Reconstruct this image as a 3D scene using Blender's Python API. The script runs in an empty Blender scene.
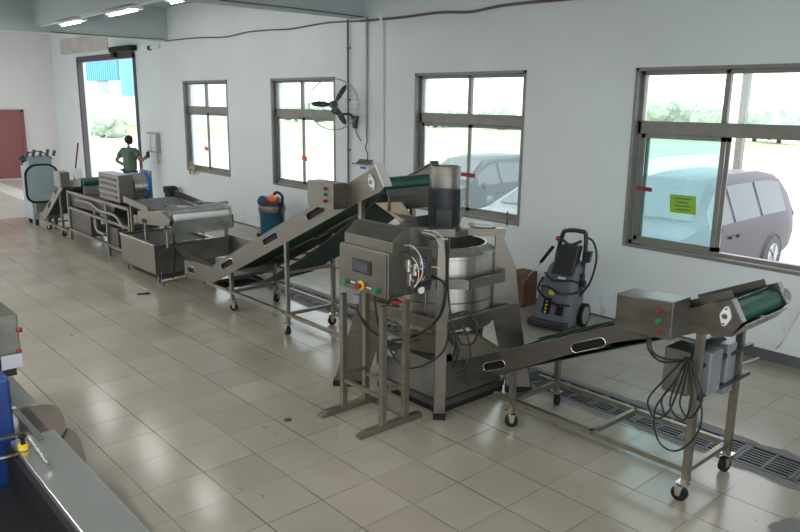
import bpy, bmesh, math, random
from mathutils import Vector, Matrix
random.seed(7)
C = bpy.context.scene.collection
PI = math.pi

# ------------------------------------------------------------------ camera
H = 2.8
F_PX, PITCH, YAW, ROLL = 725.9, 0.2233, 0.8425, 0.0123
_r = Vector((math.cos(YAW), math.sin(YAW), 0))
_f = Vector((-math.sin(YAW) * math.cos(PITCH), math.cos(YAW) * math.cos(PITCH), -math.sin(PITCH)))
_u = _r.cross(_f)
RIGHT = _r * math.cos(ROLL) + _u * math.sin(ROLL)
UP = -_r * math.sin(ROLL) + _u * math.cos(ROLL)
FWD = _f
cam = bpy.data.cameras.new('camera'); camo = bpy.data.objects.new('camera', cam); C.objects.link(camo)
cam.sensor_width = 36; cam.lens = F_PX / 800 * 36; cam.clip_end = 500; cam.clip_start = 0.05
mw = Matrix((RIGHT, UP, -FWD)).transposed().to_4x4(); mw.translation = Vector((0, 0, H))
camo.matrix_world = mw
bpy.context.scene.camera = camo

def at(u, v, X=None, Y=None, Z=None):
    """survey helper: the point of a sight line on a known plane of the room"""
    d = RIGHT * ((u - 400) / F_PX) - UP * ((v - 266) / F_PX) + FWD
    s = X / d.x if X is not None else (Y / d.y if Y is not None else (Z - H) / d.z)
    return Vector((d.x * s, d.y * s, H + d.z * s))

# ------------------------------------------------------------------ materials
def lin(c):
    return tuple((x / 12.92 if x <= .04045 else ((x + .055) / 1.055) ** 2.4) for x in c)
def mat(name, col, rough=.5, metal=0., spec=.5, noise=0., nscale=6., bump=0., bscale=40., emit=None, estr=0., stretch=None, rnoise=0., coat=0.):
    m = bpy.data.materials.new(name); m.use_nodes = True
    nt = m.node_tree; b = nt.nodes['Principled BSDF']
    b.inputs['Base Color'].default_value = (*col, 1); b.inputs['Roughness'].default_value = rough
    b.inputs['Metallic'].default_value = metal; b.inputs['Specular IOR Level'].default_value = spec
    if coat: b.inputs['Coat Weight'].default_value = coat
    tc = nt.nodes.new('ShaderNodeTexCoord'); mp = nt.nodes.new('ShaderNodeMapping')
    nt.links.new(tc.outputs['Object'], mp.inputs['Vector'])
    if stretch: mp.inputs['Scale'].default_value = stretch
    if noise or rnoise:
        n = nt.nodes.new('ShaderNodeTexNoise'); n.inputs['Scale'].default_value = nscale; n.inputs['Detail'].default_value = 5
        nt.links.new(mp.outputs[0], n.inputs['Vector'])
    if noise:
        mr = nt.nodes.new('ShaderNodeMapRange'); mr.inputs['From Min'].default_value = .3; mr.inputs['From Max'].default_value = .7
        mr.inputs['To Min'].default_value = 1 - noise; mr.inputs['To Max'].default_value = 1 + noise
        mx = nt.nodes.new('ShaderNodeVectorMath'); mx.operation = 'SCALE'; mx.inputs[0].default_value = col
        nt.links.new(n.outputs['Fac'], mr.inputs['Value']); nt.links.new(mr.outputs[0], mx.inputs['Scale'])
        nt.links.new(mx.outputs[0], b.inputs['Base Color'])
    if rnoise:
        mr = nt.nodes.new('ShaderNodeMapRange'); mr.inputs['From Min'].default_value = .3; mr.inputs['From Max'].default_value = .7
        mr.inputs['To Min'].default_value = max(.03, rough - rnoise); mr.inputs['To Max'].default_value = rough + rnoise
        nt.links.new(n.outputs['Fac'], mr.inputs['Value']); nt.links.new(mr.outputs[0], b.inputs['Roughness'])
    if bump:
        n2 = nt.nodes.new('ShaderNodeTexNoise'); n2.inputs['Scale'].default_value = bscale; n2.inputs['Detail'].default_value = 3
        bp = nt.nodes.new('ShaderNodeBump'); bp.inputs['Strength'].default_value = bump; bp.inputs['Distance'].default_value = .01
        nt.links.new(mp.outputs[0], n2.inputs['Vector']); nt.links.new(n2.outputs['Fac'], bp.inputs['Height']); nt.links.new(bp.outputs[0], b.inputs['Normal'])
    if emit:
        b.inputs['Emission Color'].default_value = (*emit, 1); b.inputs['Emission Strength'].default_value = estr
    return m
M = {}
M['steel'] = mat('brushed_steel', (.195, .183, .16), .36, .92, noise=.10, nscale=4, bump=.12, bscale=60, stretch=(1, 1, 6), rnoise=.07)
M['drum_steel'] = mat('highlight_streaked_drum_steel', (.50, .48, .44), .36, .95, noise=.28, nscale=2.2, stretch=(7, 7, .15), rnoise=.08)  # stretched colour noise imitates vertical highlights on the drum
M['steel_bright'] = mat('polished_steel', (.55, .54, .51), .24, .95, noise=.06, rnoise=.05)
M['steel_dull'] = mat('dull_steel', (.22, .21, .19), .48, .85, noise=.18, nscale=8)
M['steel_tube'] = mat('steel_tube', (.27, .245, .20), .40, .88, noise=.12, nscale=9)
M['screen'] = mat('dark_mesh_belt', (.10, .105, .105), .5, .3, noise=.2, nscale=30)
M['green_belt'] = mat('green_belt', (.012, .085, .055), .42, noise=.12, nscale=12)
M['green_under'] = mat('green_belt_underside', (.018, .045, .035), .6, noise=.15)
M['black'] = mat('black_rubber', (.014, .014, .015), .55, spec=.2)
M['black_gloss'] = mat('black_plastic', (.02, .021, .024), .38)
M['cable'] = mat('black_cable', (.01, .01, .01), .45)
M['motor'] = mat('motor_paint', (.035, .042, .05), .45, noise=.15)
M['white_plastic'] = mat('white_plastic', (.75, .76, .76), .4)
M['white_tube'] = mat('clear_air_tube', (.62, .6, .5), .35)
M['tan'] = mat('tan_canvas', (.36, .31, .2), .8, noise=.2)
M['red'] = mat('red_plastic', (.27, .018, .022), .4)
M['green'] = mat('green_plastic', (.015, .19, .07), .4)
M['yellow'] = mat('yellow_plastic', (.75, .55, .03), .4)
M['orange'] = mat('orange_plastic', (.8, .12, .02), .45)
M['blue'] = mat('blue_plastic', (.015, .12, .42), .4)
M['blue_panel'] = mat('blue_paint', (.006, .035, .17), .4, noise=.06)
M['navy'] = mat('navy_plastic', (.01, .02, .12), .5)
M['teal'] = mat('teal_plastic', (.012, .10, .17), .4, noise=.12)
M['grey_blue'] = mat('grey_blue_paint', (.25, .32, .35), .42, noise=.05)
M['washer_grey'] = mat('blue_grey_plastic', (.12, .14, .17), .5, noise=.06)
M['wheel_grey'] = mat('wheel_grey_plastic', (.22, .23, .24), .5)
M['screen_glass'] = mat('display_glass', (.05, .065, .075), .15)
M['cardboard'] = mat('cardboard', (.17, .09, .05), .8, noise=.15)
M['frame'] = mat('window_frame_aluminium', (.235, .23, .21), .5, .3, noise=.08)
M['door_frame'] = mat('dark_door_frame', (.07, .06, .07), .5)
M['maroon'] = mat('maroon_door_paint', (.27, .09, .085), .5, noise=.06, nscale=2)
M['baseboard'] = mat('grey_baseboard', (.10, .105, .11), .6, noise=.15)
M['conduit'] = mat('grey_conduit', (.36, .38, .38), .5)
M['rust'] = mat('rusty_pipe', (.16, .12, .10), .6, noise=.3, nscale=20)
M['brown'] = mat('brown_rubber_flap', (.13, .105, .085), .5, noise=.15)
M['film'] = mat('pale_protective_film', (.24, .26, .29), .35, .4, noise=.15)
M['ledge'] = mat('worn_sheet_steel', (.52, .53, .52), .28, .85, noise=.03, nscale=2)
M['base_steel'] = mat('dark_base_steel', (.10, .095, .085), .5, .7, noise=.2)  # darker mottled steel for base and water boxes
M['flange_lit'] = mat('window_lit_flange_steel', (.78, .78, .76), .35, .45)  # paled to stand in for window light on the near end flange
M['paper'] = mat('white_paper', (.62, .64, .72), .7)
M['green_paper'] = mat('green_paper', (.28, .5, .06), .7)
M['ink'] = mat('printed_ink', (.08, .12, .05), .7)
M['blue_ink'] = mat('blue_ink', (.05, .17, .5), .6)
M['shirt'] = mat('green_shirt_cloth', (.10, .15, .115), .85, noise=.12)
M['trousers'] = mat('dark_trouser_cloth', (.05, .06, .055), .85)
M['skin'] = mat('skin', (.36, .19, .13), .55)
M['hair'] = mat('black_hair', (.012, .011, .012), .6)
M['grate'] = mat('cast_iron_grate', (.10, .10, .105), .5, .5, noise=.2)
M['channel'] = mat('drain_channel', (.012, .012, .013), .7)
M['concrete'] = mat('outdoor_concrete', (.62, .61, .58), .85, noise=.06, nscale=.6)
M['lintel'] = mat('bare_render', (.55, .53, .50), .9, noise=.12, nscale=2)
M['grass'] = mat('grass', (.36, .46, .24), .9, noise=.25, nscale=1.2)
M['leaf'] = mat('foliage', (.40, .50, .38), .9, noise=.35, nscale=1.5)
M['bark'] = mat('bark', (.12, .09, .07), .9)
M['cladding'] = mat('blue_cladding', (.10, .36, .55), .5, stretch=(1, 1, 1))
M['house'] = mat('white_render_wall', (.78, .78, .77), .8)
M['shutter'] = mat('grey_shutter', (.4, .42, .47), .7)
M['car_plum'] = mat('plum_car_paint', (.050, .046, .060), .35, .0, spec=.2)
M['car_teal'] = mat('dark_teal_car_paint', (.02, .04, .05), .4, 0, spec=.15)
M['car_silver'] = mat('silver_car_paint', (.12, .15, .165), .35, 0, spec=.3)
M['car_glass'] = mat('car_glass', (.05, .07, .08), .08, 0, coat=.0)
M['car_trim'] = mat('car_black_trim', (.03, .03, .035), .5)
M['rim'] = mat('alloy_rim', (.45, .45, .47), .35, .8)
M['lamp_tube'] = mat('lit_tube', (1, 1, 1), .4, emit=(1, .98, .95), estr=110)
M['lamp_white'] = mat('lamp_housing', (.7, .7, .7), .5)

def wall_material(name, col, dirt=True):
    m = bpy.data.materials.new(name); m.use_nodes = True; nt = m.node_tree; b = nt.nodes['Principled BSDF']
    b.inputs['Roughness'].default_value = .7
    g = nt.nodes.new('ShaderNodeNewGeometry')
    n = nt.nodes.new('ShaderNodeTexNoise'); n.inputs['Scale'].default_value = .9; n.inputs['Detail'].default_value = 6
    nt.links.new(g.outputs['Position'], n.inputs['Vector'])
    r = nt.nodes.new('ShaderNodeValToRGB'); r.color_ramp.elements[0].position = .3; r.color_ramp.elements[1].position = .72
    r.color_ramp.elements[0].color = (*[c * .93 for c in col], 1); r.color_ramp.elements[1].color = (*col, 1)
    nt.links.new(n.outputs['Fac'], r.inputs['Fac'])
    out = r.outputs['Color']
    if dirt:   # scuffs and splashes of dirt low on the wall
        n2 = nt.nodes.new('ShaderNodeTexNoise'); n2.inputs['Scale'].default_value = 7; n2.inputs['Detail'].default_value = 8
        nt.links.new(g.outputs['Position'], n2.inputs['Vector'])
        s = nt.nodes.new('ShaderNodeSeparateXYZ'); nt.links.new(g.outputs['Position'], s.inputs[0])
        a = nt.nodes.new('ShaderNodeMapRange'); a.inputs['From Min'].default_value = 0; a.inputs['From Max'].default_value = .9
        a.inputs['To Min'].default_value = .13; a.inputs['To Max'].default_value = -.02
        nt.links.new(s.outputs['Z'], a.inputs['Value'])
        ad = nt.nodes.new('ShaderNodeMath'); ad.operation = 'ADD'; nt.links.new(n2.outputs['Fac'], ad.inputs[0]); nt.links.new(a.outputs[0], ad.inputs[1])
        r2 = nt.nodes.new('ShaderNodeValToRGB'); r2.color_ramp.elements[0].position = .70; r2.color_ramp.elements[1].position = .78
        r2.color_ramp.elements[0].color = (0, 0, 0, 1); r2.color_ramp.elements[1].color = (.5, .5, .5, 1)
        nt.links.new(ad.outputs[0], r2.inputs['Fac'])
        mx = nt.nodes.new('ShaderNodeMix'); mx.data_type = 'RGBA'; mx.inputs[7].default_value = (.34, .33, .30, 1)
        nt.links.new(r2.outputs['Color'], mx.inputs[0]); nt.links.new(out, mx.inputs[6]); out = mx.outputs[2]
    nt.links.new(out, b.inputs['Base Color'])
    return m
M['wall'] = wall_material('white_wall_paint', (.75, .805, .83))
M['wall_far'] = wall_material('door_lit_wall_paint', (.82, .78, .79), False)  # far wall colour tinted pale pink for the light from the doorway
M['ceil'] = wall_material('ceiling_paint', (.46, .54, .55), False)

def floor_material():
    TS, OX, OY = .4609, -5.716, 2.274
    m = bpy.data.materials.new('floor_tiles'); m.use_nodes = True; nt = m.node_tree; b = nt.nodes['Principled BSDF']
    L = nt.links.new; N = nt.nodes.new
    g = N('ShaderNodeNewGeometry')
    mp = N('ShaderNodeVectorMath'); mp.operation = 'ADD'; mp.inputs[1].default_value = (-OX, -OY, 0); L(g.outputs['Position'], mp.inputs[0])
    sc = N('ShaderNodeVectorMath'); sc.operation = 'SCALE'; sc.inputs['Scale'].default_value = 1 / TS; L(mp.outputs[0], sc.inputs[0])
    fr = N('ShaderNodeVectorMath'); fr.operation = 'FRACTION'; L(sc.outputs[0], fr.inputs[0])
    sp = N('ShaderNodeSeparateXYZ'); L(fr.outputs[0], sp.inputs[0])
    def edge(o, w):
        a = N('ShaderNodeMath'); a.operation = 'SUBTRACT'; L(o, a.inputs[0]); a.inputs[1].default_value = .5
        c = N('ShaderNodeMath'); c.operation = 'ABSOLUTE'; L(a.outputs[0], c.inputs[0])
        d = N('ShaderNodeMapRange'); L(c.outputs[0], d.inputs['Value']); d.inputs['From Min'].default_value = .5 - w * 1.6; d.inputs['From Max'].default_value = .5 - w * .5
        return d.outputs[0]
    # grout lines that run along the room are dirtier than those across it
    gn = N('ShaderNodeTexNoise'); gn.inputs['Scale'].default_value = 1.7; gn.inputs['Detail'].default_value = 4; L(g.outputs['Position'], gn.inputs['Vector'])
    ga = N('ShaderNodeMapRange'); L(gn.outputs['Fac'], ga.inputs['Value']); ga.inputs['From Min'].default_value = .35; ga.inputs['From Max'].default_value = .65; ga.inputs['To Min'].default_value = .10; ga.inputs['To Max'].default_value = .62
    ex = N('ShaderNodeMath'); ex.operation = 'MULTIPLY'; L(edge(sp.outputs['X'], .010), ex.inputs[0]); L(ga.outputs[0], ex.inputs[1])
    gb = N('ShaderNodeMath'); gb.operation = 'ADD'; gb.use_clamp = True; L(ga.outputs[0], gb.inputs[0]); gb.inputs[1].default_value = .22
    ey = N('ShaderNodeMath'); ey.operation = 'MULTIPLY'; L(edge(sp.outputs['Y'], .012), ey.inputs[0]); L(gb.outputs[0], ey.inputs[1])
    gr = N('ShaderNodeMath'); gr.operation = 'MAXIMUM'; L(ex.outputs[0], gr.inputs[0]); L(ey.outputs[0], gr.inputs[1])
    fl = N('ShaderNodeVectorMath'); fl.operation = 'FLOOR'; L(sc.outputs[0], fl.inputs[0])
    wn = N('ShaderNodeTexWhiteNoise'); wn.noise_dimensions = '2D'; L(fl.outputs[0], wn.inputs['Vector'])
    tr = N('ShaderNodeValToRGB'); L(wn.outputs['Value'], tr.inputs['Fac'])
    tr.color_ramp.elements[0].color = (.335, .300, .245, 1); tr.color_ramp.elements[1].color = (.385, .350, .292, 1)
    # drifting grime
    n1 = N('ShaderNodeTexNoise'); n1.inputs['Scale'].default_value = 1.1; n1.inputs['Detail'].default_value = 3; n1.inputs['Roughness'].default_value = .45; L(g.outputs['Position'], n1.inputs['Vector'])
    gm = N('ShaderNodeMapRange'); L(n1.outputs['Fac'], gm.inputs['Value']); gm.inputs['From Min'].default_value = .2; gm.inputs['From Max'].default_value = .8; gm.inputs['To Min'].default_value = .84; gm.inputs['To Max'].default_value = 1.12
    c1 = N('ShaderNodeVectorMath'); c1.operation = 'SCALE'; L(tr.outputs['Color'], c1.inputs[0]); L(gm.outputs[0], c1.inputs['Scale'])
    # scratches and chips
    mp2 = N('ShaderNodeMapping'); mp2.inputs['Scale'].default_value = (1.2, 3.0, 1); mp2.inputs['Rotation'].default_value = (0, 0, .5); L(g.outputs['Position'], mp2.inputs['Vector'])
    n2 = N('ShaderNodeTexNoise'); n2.inputs['Scale'].default_value = 5.0; n2.inputs['Detail'].default_value = 2; n2.inputs['Distortion'].default_value = 1.5; L(mp2.outputs[0], n2.inputs['Vector'])
    st = N('ShaderNodeMapRange'); L(n2.outputs['Fac'], st.inputs['Value']); st.inputs['From Min'].default_value = .75; st.inputs['From Max'].default_value = .77; st.inputs['To Max'].default_value = .6
    # cement strip beside the drain, and the cement patch where tiles are missing
    sw = N('ShaderNodeSeparateXYZ'); L(g.outputs['Position'], sw.inputs[0])
    dd = N('ShaderNodeMath'); dd.operation = 'SUBTRACT'; L(sw.outputs['Y'], dd.inputs[0]); dd.inputs[1].default_value = 5.81
    da = N('ShaderNodeMath'); da.operation = 'ABSOLUTE'; L(dd.outputs[0], da.inputs[0])
    n3 = N('ShaderNodeTexNoise'); n3.inputs['Scale'].default_value = 5; n3.inputs['Detail'].default_value = 5; L(g.outputs['Position'], n3.inputs['Vector'])
    dn = N('ShaderNodeMath'); dn.operation = 'MULTIPLY_ADD'; L(n3.outputs['Fac'], dn.inputs[0]); dn.inputs[1].default_value = .22; L(da.outputs[0], dn.inputs[2])
    cs = N('ShaderNodeMapRange'); L(dn.outputs[0], cs.inputs['Value']); cs.inputs['From Min'].default_value = .42; cs.inputs['From Max'].default_value = .39
    px = N('ShaderNodeVectorMath'); px.operation = 'DISTANCE'; L(g.outputs['Position'], px.inputs[0]); px.inputs[1].default_value = (-1.28, 4.92, 0)
    pn = N('ShaderNodeMath'); pn.operation = 'MULTIPLY_ADD'; L(n3.outputs['Fac'], pn.inputs[0]); pn.inputs[1].default_value = .5; L(px.outputs['Value'], pn.inputs[2])
    ps = N('ShaderNodeMapRange'); L(pn.outputs[0], ps.inputs['Value']); ps.inputs['From Min'].default_value = .62; ps.inputs['From Max'].default_value = .58
    cm = N('ShaderNodeMath'); cm.operation = 'MAXIMUM'; L(cs.outputs[0], cm.inputs[0]); L(ps.outputs[0], cm.inputs[1])
    mg = N('ShaderNodeMix'); mg.data_type = 'RGBA'; L(gr.outputs[0], mg.inputs[0]); L(c1.outputs[0], mg.inputs[6]); mg.inputs[7].default_value = (.075, .07, .06, 1)
    ms = N('ShaderNodeMix'); ms.data_type = 'RGBA'; L(st.outputs[0], ms.inputs[0]); L(mg.outputs[2], ms.inputs[6]); ms.inputs[7].default_value = (.10, .095, .085, 1)
    mc = N('ShaderNodeMix'); mc.data_type = 'RGBA'; L(cm.outputs[0], mc.inputs[0]); L(ms.outputs[2], mc.inputs[6]); mc.inputs[7].default_value = (.16, .16, .15, 1)
    # the far hall has a bare pale concrete floor
    fx = N('ShaderNodeMapRange'); L(sw.outputs['X'], fx.inputs['Value']); fx.inputs['From Min'].default_value = -18.72; fx.inputs['From Max'].default_value = -18.75
    mf = N('ShaderNodeMix'); mf.data_type = 'RGBA'; L(fx.outputs[0], mf.inputs[0]); L(mc.outputs[2], mf.inputs[6]); mf.inputs[7].default_value = (.62, .61, .58, 1)
    L(mf.outputs[2], b.inputs['Base Color'])
    ro = N('ShaderNodeMapRange'); L(n1.outputs['Fac'], ro.inputs['Value']); ro.inputs['From Min'].default_value = .2; ro.inputs['From Max'].default_value = .8; ro.inputs['To Min'].default_value = .15; ro.inputs['To Max'].default_value = .24
    rm = N('ShaderNodeMath'); rm.operation = 'MAXIMUM'; rm.inputs[0].default_value = 0; L(cm.outputs[0], rm.inputs[1])
    r2 = N('ShaderNodeMath'); r2.operation = 'MULTIPLY_ADD'; L(rm.outputs[0], r2.inputs[0]); r2.inputs[1].default_value = .45; L(ro.outputs[0], r2.inputs[2])
    L(r2.outputs[0], b.inputs['Roughness'])
    b.inputs['Specular IOR Level'].default_value = .55
    bp = N('ShaderNodeBump'); bp.inputs['Strength'].default_value = .25; bp.inputs['Distance'].default_value = .004; bp.invert = True
    L(gr.outputs[0], bp.inputs['Height']); L(bp.outputs[0], b.inputs['Normal'])
    return m
M['floor'] = floor_material()

def glass_material(name, tint, dust):
    m = bpy.data.materials.new(name); m.use_nodes = True; nt = m.node_tree
    for n in list(nt.nodes): nt.nodes.remove(n)
    o = nt.nodes.new('ShaderNodeOutputMaterial'); t = nt.nodes.new('ShaderNodeBsdfTransparent'); t.inputs[0].default_value = (*tint, 1)
    gl = nt.nodes.new('ShaderNodeBsdfGlossy'); gl.inputs['Roughness'].default_value = .03
    fr = nt.nodes.new('ShaderNodeFresnel'); fr.inputs['IOR'].default_value = 1.10
    mx = nt.nodes.new('ShaderNodeMixShader'); nt.links.new(fr.outputs[0], mx.inputs[0]); nt.links.new(t.outputs[0], mx.inputs[1]); nt.links.new(gl.outputs[0], mx.inputs[2])
    tl = nt.nodes.new('ShaderNodeBsdfTranslucent'); tl.inputs[0].default_value = (.9, .95, .95, 1)
    n = nt.nodes.new('ShaderNodeTexNoise'); n.inputs['Scale'].default_value = 3
    mr = nt.nodes.new('ShaderNodeMapRange'); mr.inputs['To Min'].default_value = dust * .6; mr.inputs['To Max'].default_value = dust * 1.4
    nt.links.new(n.outputs['Fac'], mr.inputs['Value'])
    m2 = nt.nodes.new('ShaderNodeMixShader'); nt.links.new(mr.outputs[0], m2.inputs[0]); nt.links.new(mx.outputs[0], m2.inputs[1]); nt.links.new(tl.outputs[0], m2.inputs[2])
    nt.links.new(m2.outputs[0], o.inputs[0])
    return m
M['glass'] = glass_material('dusty_window_glass', (.93, .97, .97), .065)
M['glass_teal'] = glass_material('green_tinted_glass', (.76, .92, .93), .06)

# ------------------------------------------------------------------ mesh helpers
def wpos(o):
    p = Vector((0, 0, 0))
    while o is not None:
        p = p + o.location; o = o.parent
    return p
class MB:
    """collects shapes in room coordinates, then links them as one mesh object"""
    def __init__(s): s.bm = bmesh.new()
    def poly(s, pts):
        try: return s.bm.faces.new([s.bm.verts.new(p) for p in pts])
        except ValueError: return None
    def box(s, x0, x1, y0, y1, z0, z1, bev=0.):
        r = bmesh.ops.create_cube(s.bm, size=1)
        vs = r['verts']
        for v in vs:
            v.co = Vector(((x0 + x1) / 2 + v.co.x * (x1 - x0), (y0 + y1) / 2 + v.co.y * (y1 - y0), (z0 + z1) / 2 + v.co.z * (z1 - z0)))
        if bev:
            es = list({e for v in vs for e in v.link_edges})
            bmesh.ops.bevel(s.bm, geom=es, offset=bev, segments=2, affect='EDGES', profile=.6)
        return s
    def beam(s, a, b, w, h=None, up=(0, 0, 1), bev=0.):
        """rectangular bar from a to b; w across, h along up"""
        a = Vector(a); b = Vector(b); h = w if h is None else h
        d = (b - a).normalized(); u = Vector(up)
        if abs(d.dot(u)) > .98: u = Vector((1, 0, 0)) if abs(d.x) < .9 else Vector((0, 1, 0))
        sd = d.cross(u).normalized(); u = sd.cross(d).normalized()
        r = bmesh.ops.create_cube(s.bm, size=1); L = (b - a).length; c = (a + b) / 2
        for v in r['verts']:
            v.co = c + d * (v.co.x * L) + sd * (v.co.y * w) + u * (v.co.z * h)
        if bev:
            es = list({e for v in r['verts'] for e in v.link_edges})
            bmesh.ops.bevel(s.bm, geom=es, offset=bev, segments=2, affect='EDGES', profile=.6)
        return s
    def cyl(s, a, b, r0, r1=None, n=20, caps=True):
        a = Vector(a); b = Vector(b); r1 = r0 if r1 is None else r1
        d = (b - a).normalized(); u = Vector((0, 0, 1)) if abs(d.z) < .9 else Vector((1, 0, 0))
        x = d.cross(u).normalized(); y = d.cross(x)
        A = [s.bm.verts.new(a + (x * math.cos(2 * PI * i / n) + y * math.sin(2 * PI * i / n)) * r0) for i in range(n)]
        B = [s.bm.verts.new(b + (x * math.cos(2 * PI * i / n) + y * math.sin(2 * PI * i / n)) * r1) for i in range(n)]
        for i in range(n):
            f = s.bm.faces.new((A[i], A[(i + 1) % n], B[(i + 1) % n], B[i])); f.smooth = True
        if caps: s.bm.faces.new(A[::-1]); s.bm.faces.new(B)
        return s
    def lathe(s, c, prof, n=32, a0=0, a1=2 * PI):
        """profile of (radius, z) about a vertical axis at c"""
        full = abs(a1 - a0 - 2 * PI) < 1e-6; k = n if full else n + 1
        R = []
        for r, z in prof:
            R.append([s.bm.verts.new((c[0] + r * math.cos(a0 + (a1 - a0) * i / n), c[1] + r * math.sin(a0 + (a1 - a0) * i / n), z)) for i in range(k)])
        for j in range(len(R) - 1):
            for i in range(n):
                f = s.bm.faces.new((R[j][i], R[j][(i + 1) % k], R[j + 1][(i + 1) % k], R[j + 1][i])); f.smooth = True
        return s
    def prism(s, pts, vec):
        """planar polygon extruded along vec"""
        vec = Vector(vec); A = [s.bm.verts.new(p) for p in pts]; B = [s.bm.verts.new(Vector(p) + vec) for p in pts]; n = len(A)
        s.bm.faces.new(A[::-1]); s.bm.faces.new(B)
        for i in range(n): s.bm.faces.new((A[i], A[(i + 1) % n], B[(i + 1) % n], B[i]))
        return s
    def tube(s, pts, r, n=8, smooth=True):
        pts = [Vector(p) for p in pts]
        if smooth and len(pts) > 2:
            q = [pts[0] * 2 - pts[1]] + pts + [pts[-1] * 2 - pts[-2]]; o = []
            for i in range(1, len(q) - 2):
                p0, p1, p2, p3 = q[i - 1:i + 3]
                for k in range(8):
                    t = k / 8
                    o.append(.5 * ((2 * p1) + (p2 - p0) * t + (2 * p0 - 5 * p1 + 4 * p2 - p3) * t * t + (3 * p1 - p0 - 3 * p2 + p3) * t ** 3))
            o.append(pts[-1]); pts = o
        prev = None; x = None
        for i, p in enumerate(pts):
            d = (pts[min(i + 1, len(pts) - 1)] - pts[max(i - 1, 0)]).normalized()
            if x is None:
                u = Vector((0, 0, 1)) if abs(d.z) < .9 else Vector((1, 0, 0)); x = d.cross(u).normalized()
            else:
                x = (x - d * x.dot(d)).normalized()
            y = d.cross(x)
            ring = [s.bm.verts.new(p + (x * math.cos(2 * PI * k / n) + y * math.sin(2 * PI * k / n)) * r) for k in range(n)]
            if prev:
                for k in range(n):
                    f = s.bm.faces.new((prev[k], prev[(k + 1) % n], ring[(k + 1) % n], ring[k])); f.smooth = True
            else: s.bm.faces.new(ring[::-1])
            prev = ring
        s.bm.faces.new(prev)
        return s
    def torus(s, c, axis, R, r, n=32, m=8):
        c = Vector(c); axis = Vector(axis).normalized(); u = Vector((0, 0, 1)) if abs(axis.z) < .9 else Vector((1, 0, 0))
        x = axis.cross(u).normalized(); y = axis.cross(x); G = []
        for i in range(n):
            a = 2 * PI * i / n; e = x * math.cos(a) + y * math.sin(a)
            G.append([s.bm.verts.new(c + e * (R + r * math.cos(2 * PI * k / m)) + axis * (r * math.sin(2 * PI * k / m))) for k in range(m)])
        for i in range(n):
            for k in range(m):
                f = s.bm.faces.new((G[i][k], G[(i + 1) % n][k], G[(i + 1) % n][(k + 1) % m], G[i][(k + 1) % m])); f.smooth = True
        return s
    def ball(s, c, r, sx=1, sy=1, sz=1, sub=2):
        q = bmesh.ops.create_icosphere(s.bm, subdivisions=sub, radius=r)
        for v in q['verts']: v.co = Vector((v.co.x * sx, v.co.y * sy, v.co.z * sz)) + Vector(c)
        for v in q['verts']:
            for f in v.link_faces: f.smooth = True
        return s
    def build(s, name, m, parent=None, bevel=0.):
        bmesh.ops.recalc_face_normals(s.bm, faces=s.bm.faces)
        for e in s.bm.edges:
            if len(e.link_faces) == 2 and e.calc_face_angle(0) > .6: e.smooth = False
        me = bpy.data.meshes.new(name); off = wpos(parent)
        bmesh.ops.translate(s.bm, verts=s.bm.verts, vec=-off)
        s.bm.to_mesh(me); s.bm.free()
        o = bpy.data.objects.new(name, me); C.objects.link(o); o.parent = parent
        me.materials.append(M[m] if isinstance(m, str) else m)
        if bevel:
            b = o.modifiers.new('bevel', 'BEVEL'); b.width = bevel; b.segments = 2; b.limit_method = 'ANGLE'
        return o
def islands(mb, name, m, parent=None):
    """each loose piece of mb becomes a part of its own"""
    bm = mb.bm; seen = set(); bm.verts.ensure_lookup_table(); out = []
    for v in bm.verts:
        if v in seen: continue
        st, comp = [v], []
        seen.add(v)
        while st:
            q = st.pop(); comp.append(q)
            for e in q.link_edges:
                w_ = e.other_vert(q)
                if w_ not in seen: seen.add(w_); st.append(w_)
        n_ = MB(); mp = {a: n_.bm.verts.new(a.co) for a in comp}
        for f_ in {f_ for a in comp for f_ in a.link_faces}:
            g = n_.bm.faces.new([mp[a] for a in f_.verts]); g.smooth = f_.smooth
        out.append(n_.build(name, m, parent))
    bm.free(); return out
def center(o):
    """moves a top-level mesh's origin to its base centre"""
    me = o.data; xs = [v.co for v in me.vertices]
    c = Vector(((min(v.x for v in xs) + max(v.x for v in xs)) / 2, (min(v.y for v in xs) + max(v.y for v in xs)) / 2, min(v.z for v in xs)))
    me.transform(Matrix.Translation(-c)); o.location = c
    return o
def thing(name, label, cat, loc, group=None):
    o = bpy.data.objects.new(name, None); C.objects.link(o); o.location = loc
    o['label'] = label; o['category'] = cat
    if group: o['group'] = group
    return o
def tag(o, label, cat, group=None, kind=None):
    center(o); o['label'] = label; o['category'] = cat
    if group: o['group'] = group
    if kind: o['kind'] = kind
    return o
def struct(o, label=None):
    o['kind'] = 'structure'
    if label: o['label'] = label
    return o
def plate(outer, holes, y, t, name, m, parent, bevel=.0):
    """sheet in the XZ plane with cut-outs, thickness t centred at y"""
    cu = bpy.data.curves.new(name, 'CURVE'); cu.dimensions = '2D'; cu.fill_mode = 'BOTH'; cu.extrude = t / 2
    for loop in [outer] + holes:
        sp = cu.splines.new('POLY'); sp.points.add(len(loop) - 1); sp.use_cyclic_u = True
        for p, q in zip(sp.points, loop): p.co = (q[0], q[1], 0, 1)
    tmp = bpy.data.objects.new('tmp', cu); C.objects.link(tmp)
    me = bpy.data.meshes.new_from_object(tmp.evaluated_get(bpy.context.evaluated_depsgraph_get()))
    bpy.data.objects.remove(tmp); bpy.data.curves.remove(cu)
    off = wpos(parent)
    for v in me.vertices:
        x, z, d = v.co.x, v.co.y, v.co.z
        v.co = Vector((x, y + d, z)) - off
    me.materials.clear(); me.materials.append(M[m]); me.name = name
    bm = bmesh.new(); bm.from_mesh(me); bmesh.ops.recalc_face_normals(bm, faces=bm.faces); bm.to_mesh(me); bm.free()
    o = bpy.data.objects.new(name, me); C.objects.link(o); o.parent = parent
    return o
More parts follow.
